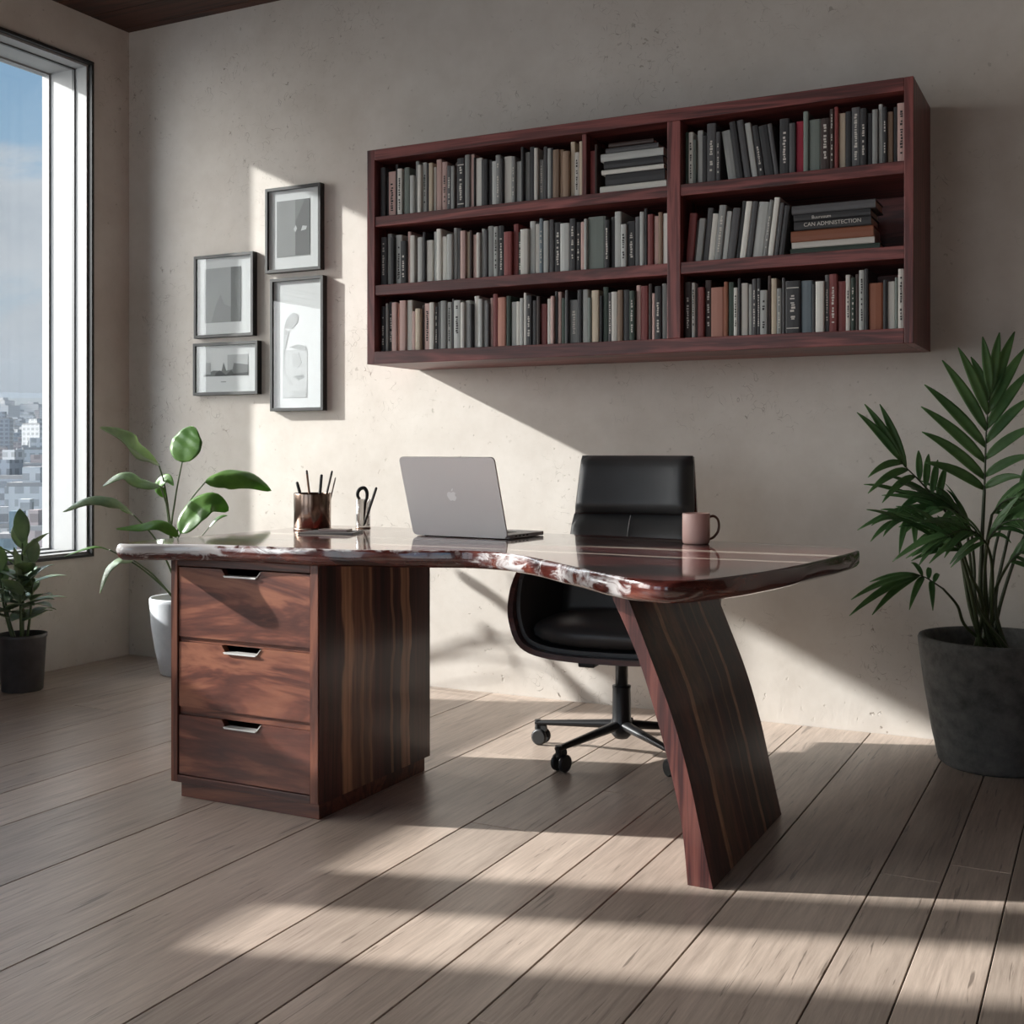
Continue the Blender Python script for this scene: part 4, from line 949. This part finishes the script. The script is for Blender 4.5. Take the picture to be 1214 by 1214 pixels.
for k in range(170):
    t=k/169; D=480*(2600/480)**t*cr.uniform(.95,1.05); u=-40+((k*37)%97)/97*165
    hh=cr.choice((10,14,18,22,30,44))*cr.uniform(.9,1.2) if D<1100 else cr.uniform(10,26)
    w=cr.uniform(9,17)*(1 if D<1200 else 1.6)
    building(u,D,w,w*cr.uniform(.7,1.1),hh,cr.choice((0,0,1,2,3,3,2)),'distant pale high-rise in the hazy city below the horizon','apartment_block',GRP)
for u,D,w,yt in ((8,1750,30,484),(20,1600,30,500),(30,1500,34,502),(44,1450,36,494),(54,1500,30,492),(2,1500,26,486),(62,1700,36,480)):
    building(u,D,w,w*.8,hgt(D,yt),2 if u in(20,30,8) else 0,'tall grey-blue tower in the far cluster below the horizon','apartment_block','tall towers of the far cluster')
# haze over the city
hm=bpy.data.materials.new('city haze'); hm.use_nodes=True; nt=hm.node_tree; nt.nodes.clear()
vs_=nd(nt,'ShaderNodeVolumeScatter'); vs_.inputs['Color'].default_value=(.19,.21,.235,1); vs_.inputs['Density'].default_value=HAZE; vs_.inputs['Anisotropy'].default_value=.3
va_=nd(nt,'ShaderNodeVolumeAbsorption'); va_.inputs['Color'].default_value=(.2,.2,.2,1); va_.inputs['Density'].default_value=HAZE
av_=nd(nt,'ShaderNodeAddShader'); L(nt,vs_.outputs[0],av_.inputs[0]); L(nt,va_.outputs[0],av_.inputs[1])
L(nt,av_.outputs[0],nd(nt,'ShaderNodeOutputMaterial').inputs['Volume'])
if HAZE>0:
    m=MB(); c0=[]
    for D in (60,9500):
        for s in (-1.65,1.15): c0.append(CAM+DX*D+RX*(D*s))
    lo=-140; zn,zf=70,680
    a,b_,c_,d_=c0
    m.add([(a.x,a.y,lo),(b_.x,b_.y,lo),(d_.x,d_.y,lo),(c_.x,c_.y,lo),(a.x,a.y,zn),(b_.x,b_.y,zn),(d_.x,d_.y,zf),(c_.x,c_.y,zf)],[(0,3,2,1),(4,5,6,7),(0,1,5,4),(1,2,6,5),(2,3,7,6),(3,0,4,7)])
    o=m.build('haze',hm,fix=True); tag(o,'pale haze lying over the city outside the window','haze',kind='stuff')

# ------------------------------------------------------------------ sky and sun
SUNV=Vector((3.0,1.0,-1.40)).normalized()       # direction the light travels
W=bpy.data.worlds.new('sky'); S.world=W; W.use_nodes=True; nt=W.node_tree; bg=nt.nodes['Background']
tc=nd(nt,'ShaderNodeTexCoord'); nv=nd(nt,'ShaderNodeVectorMath',operation='NORMALIZE'); L(nt,tc.outputs['Generated'],nv.inputs[0]); dirv=nv.outputs[0]
sp=nd(nt,'ShaderNodeSeparateXYZ'); L(nt,dirv,sp.inputs[0]); z=sp.outputs[2]
sky=ramp(nt,math_(nt,'MULTIPLY_ADD',z,1.0,.0),[(.0,srgb(182,192,198)),(.10,srgb(176,192,204)),(.20,srgb(150,182,208)),(.34,srgb(120,160,196)),(1,srgb(96,140,186))])
pv=nd(nt,'ShaderNodeMapping'); pv.inputs['Scale'].default_value=(1,1,2.4); pv.inputs['Location'].default_value=(.35,.1,.05); L(nt,dirv,pv.inputs['Vector'])
cl=noise(nt,pv.outputs[0],5.2,8,.62,.4)
lowb=nd(nt,'ShaderNodeMapRange',interpolation_type='SMOOTHSTEP'); lowb.inputs[1].default_value=.27; lowb.inputs[2].default_value=.14; L(nt,z,lowb.inputs[0])
cm=nd(nt,'ShaderNodeMapRange',interpolation_type='SMOOTHSTEP'); cm.inputs[1].default_value=.42; cm.inputs[2].default_value=.60; L(nt,math_(nt,'MULTIPLY_ADD',lowb.outputs[0],.24,math_(nt,'SUBTRACT',cl,.06)),cm.inputs[0])
cshade=ramp(nt,noise(nt,pv.outputs[0],7,4,.6),[(.3,srgb(178,184,192)),(.7,srgb(206,208,212))])
col=mix(nt,math_(nt,'MULTIPLY',cm.outputs[0],.85),sky,cshade)
# the sky grows brighter towards the sun; brightness behind the camera is added for fill
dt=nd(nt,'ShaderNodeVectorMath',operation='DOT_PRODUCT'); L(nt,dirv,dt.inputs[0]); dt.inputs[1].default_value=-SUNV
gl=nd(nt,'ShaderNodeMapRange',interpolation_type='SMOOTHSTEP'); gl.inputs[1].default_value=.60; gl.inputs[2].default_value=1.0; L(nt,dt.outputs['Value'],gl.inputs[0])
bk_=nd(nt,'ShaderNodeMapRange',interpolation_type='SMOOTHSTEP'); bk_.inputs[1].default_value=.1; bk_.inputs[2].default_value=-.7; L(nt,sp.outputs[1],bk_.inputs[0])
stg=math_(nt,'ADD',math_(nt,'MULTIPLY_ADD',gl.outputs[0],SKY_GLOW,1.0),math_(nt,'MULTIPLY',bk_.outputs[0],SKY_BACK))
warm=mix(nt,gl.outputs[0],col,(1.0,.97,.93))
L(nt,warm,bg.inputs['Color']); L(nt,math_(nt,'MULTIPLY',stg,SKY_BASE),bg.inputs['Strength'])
sl=bpy.data.lights.new('sun','SUN'); sl.energy=SUN_E; sl.angle=math.radians(1.1); sl.color=(1.0,.985,.96)
so=bpy.data.objects.new('sun',sl); COL.objects.link(so); so.rotation_euler=SUNV.to_track_quat('-Z','Y').to_euler(); so.location=(-8,-2,5)
# ------------------------------------------------------------------ view
vs=S.view_settings; vs.view_transform='Standard'; vs.look='None'; vs.exposure=EXPO; vs.gamma=1; vs.use_curve_mapping=False
S.cycles.use_denoising=True; S.cycles.max_bounces=10; S.cycles.diffuse_bounces=6; S.cycles.glossy_bounces=4; S.cycles.transparent_max_bounces=12; S.cycles.volume_bounces=1
S.cycles.sample_clamp_indirect=6; S.cycles.caustics_reflective=False; S.cycles.caustics_refractive=False
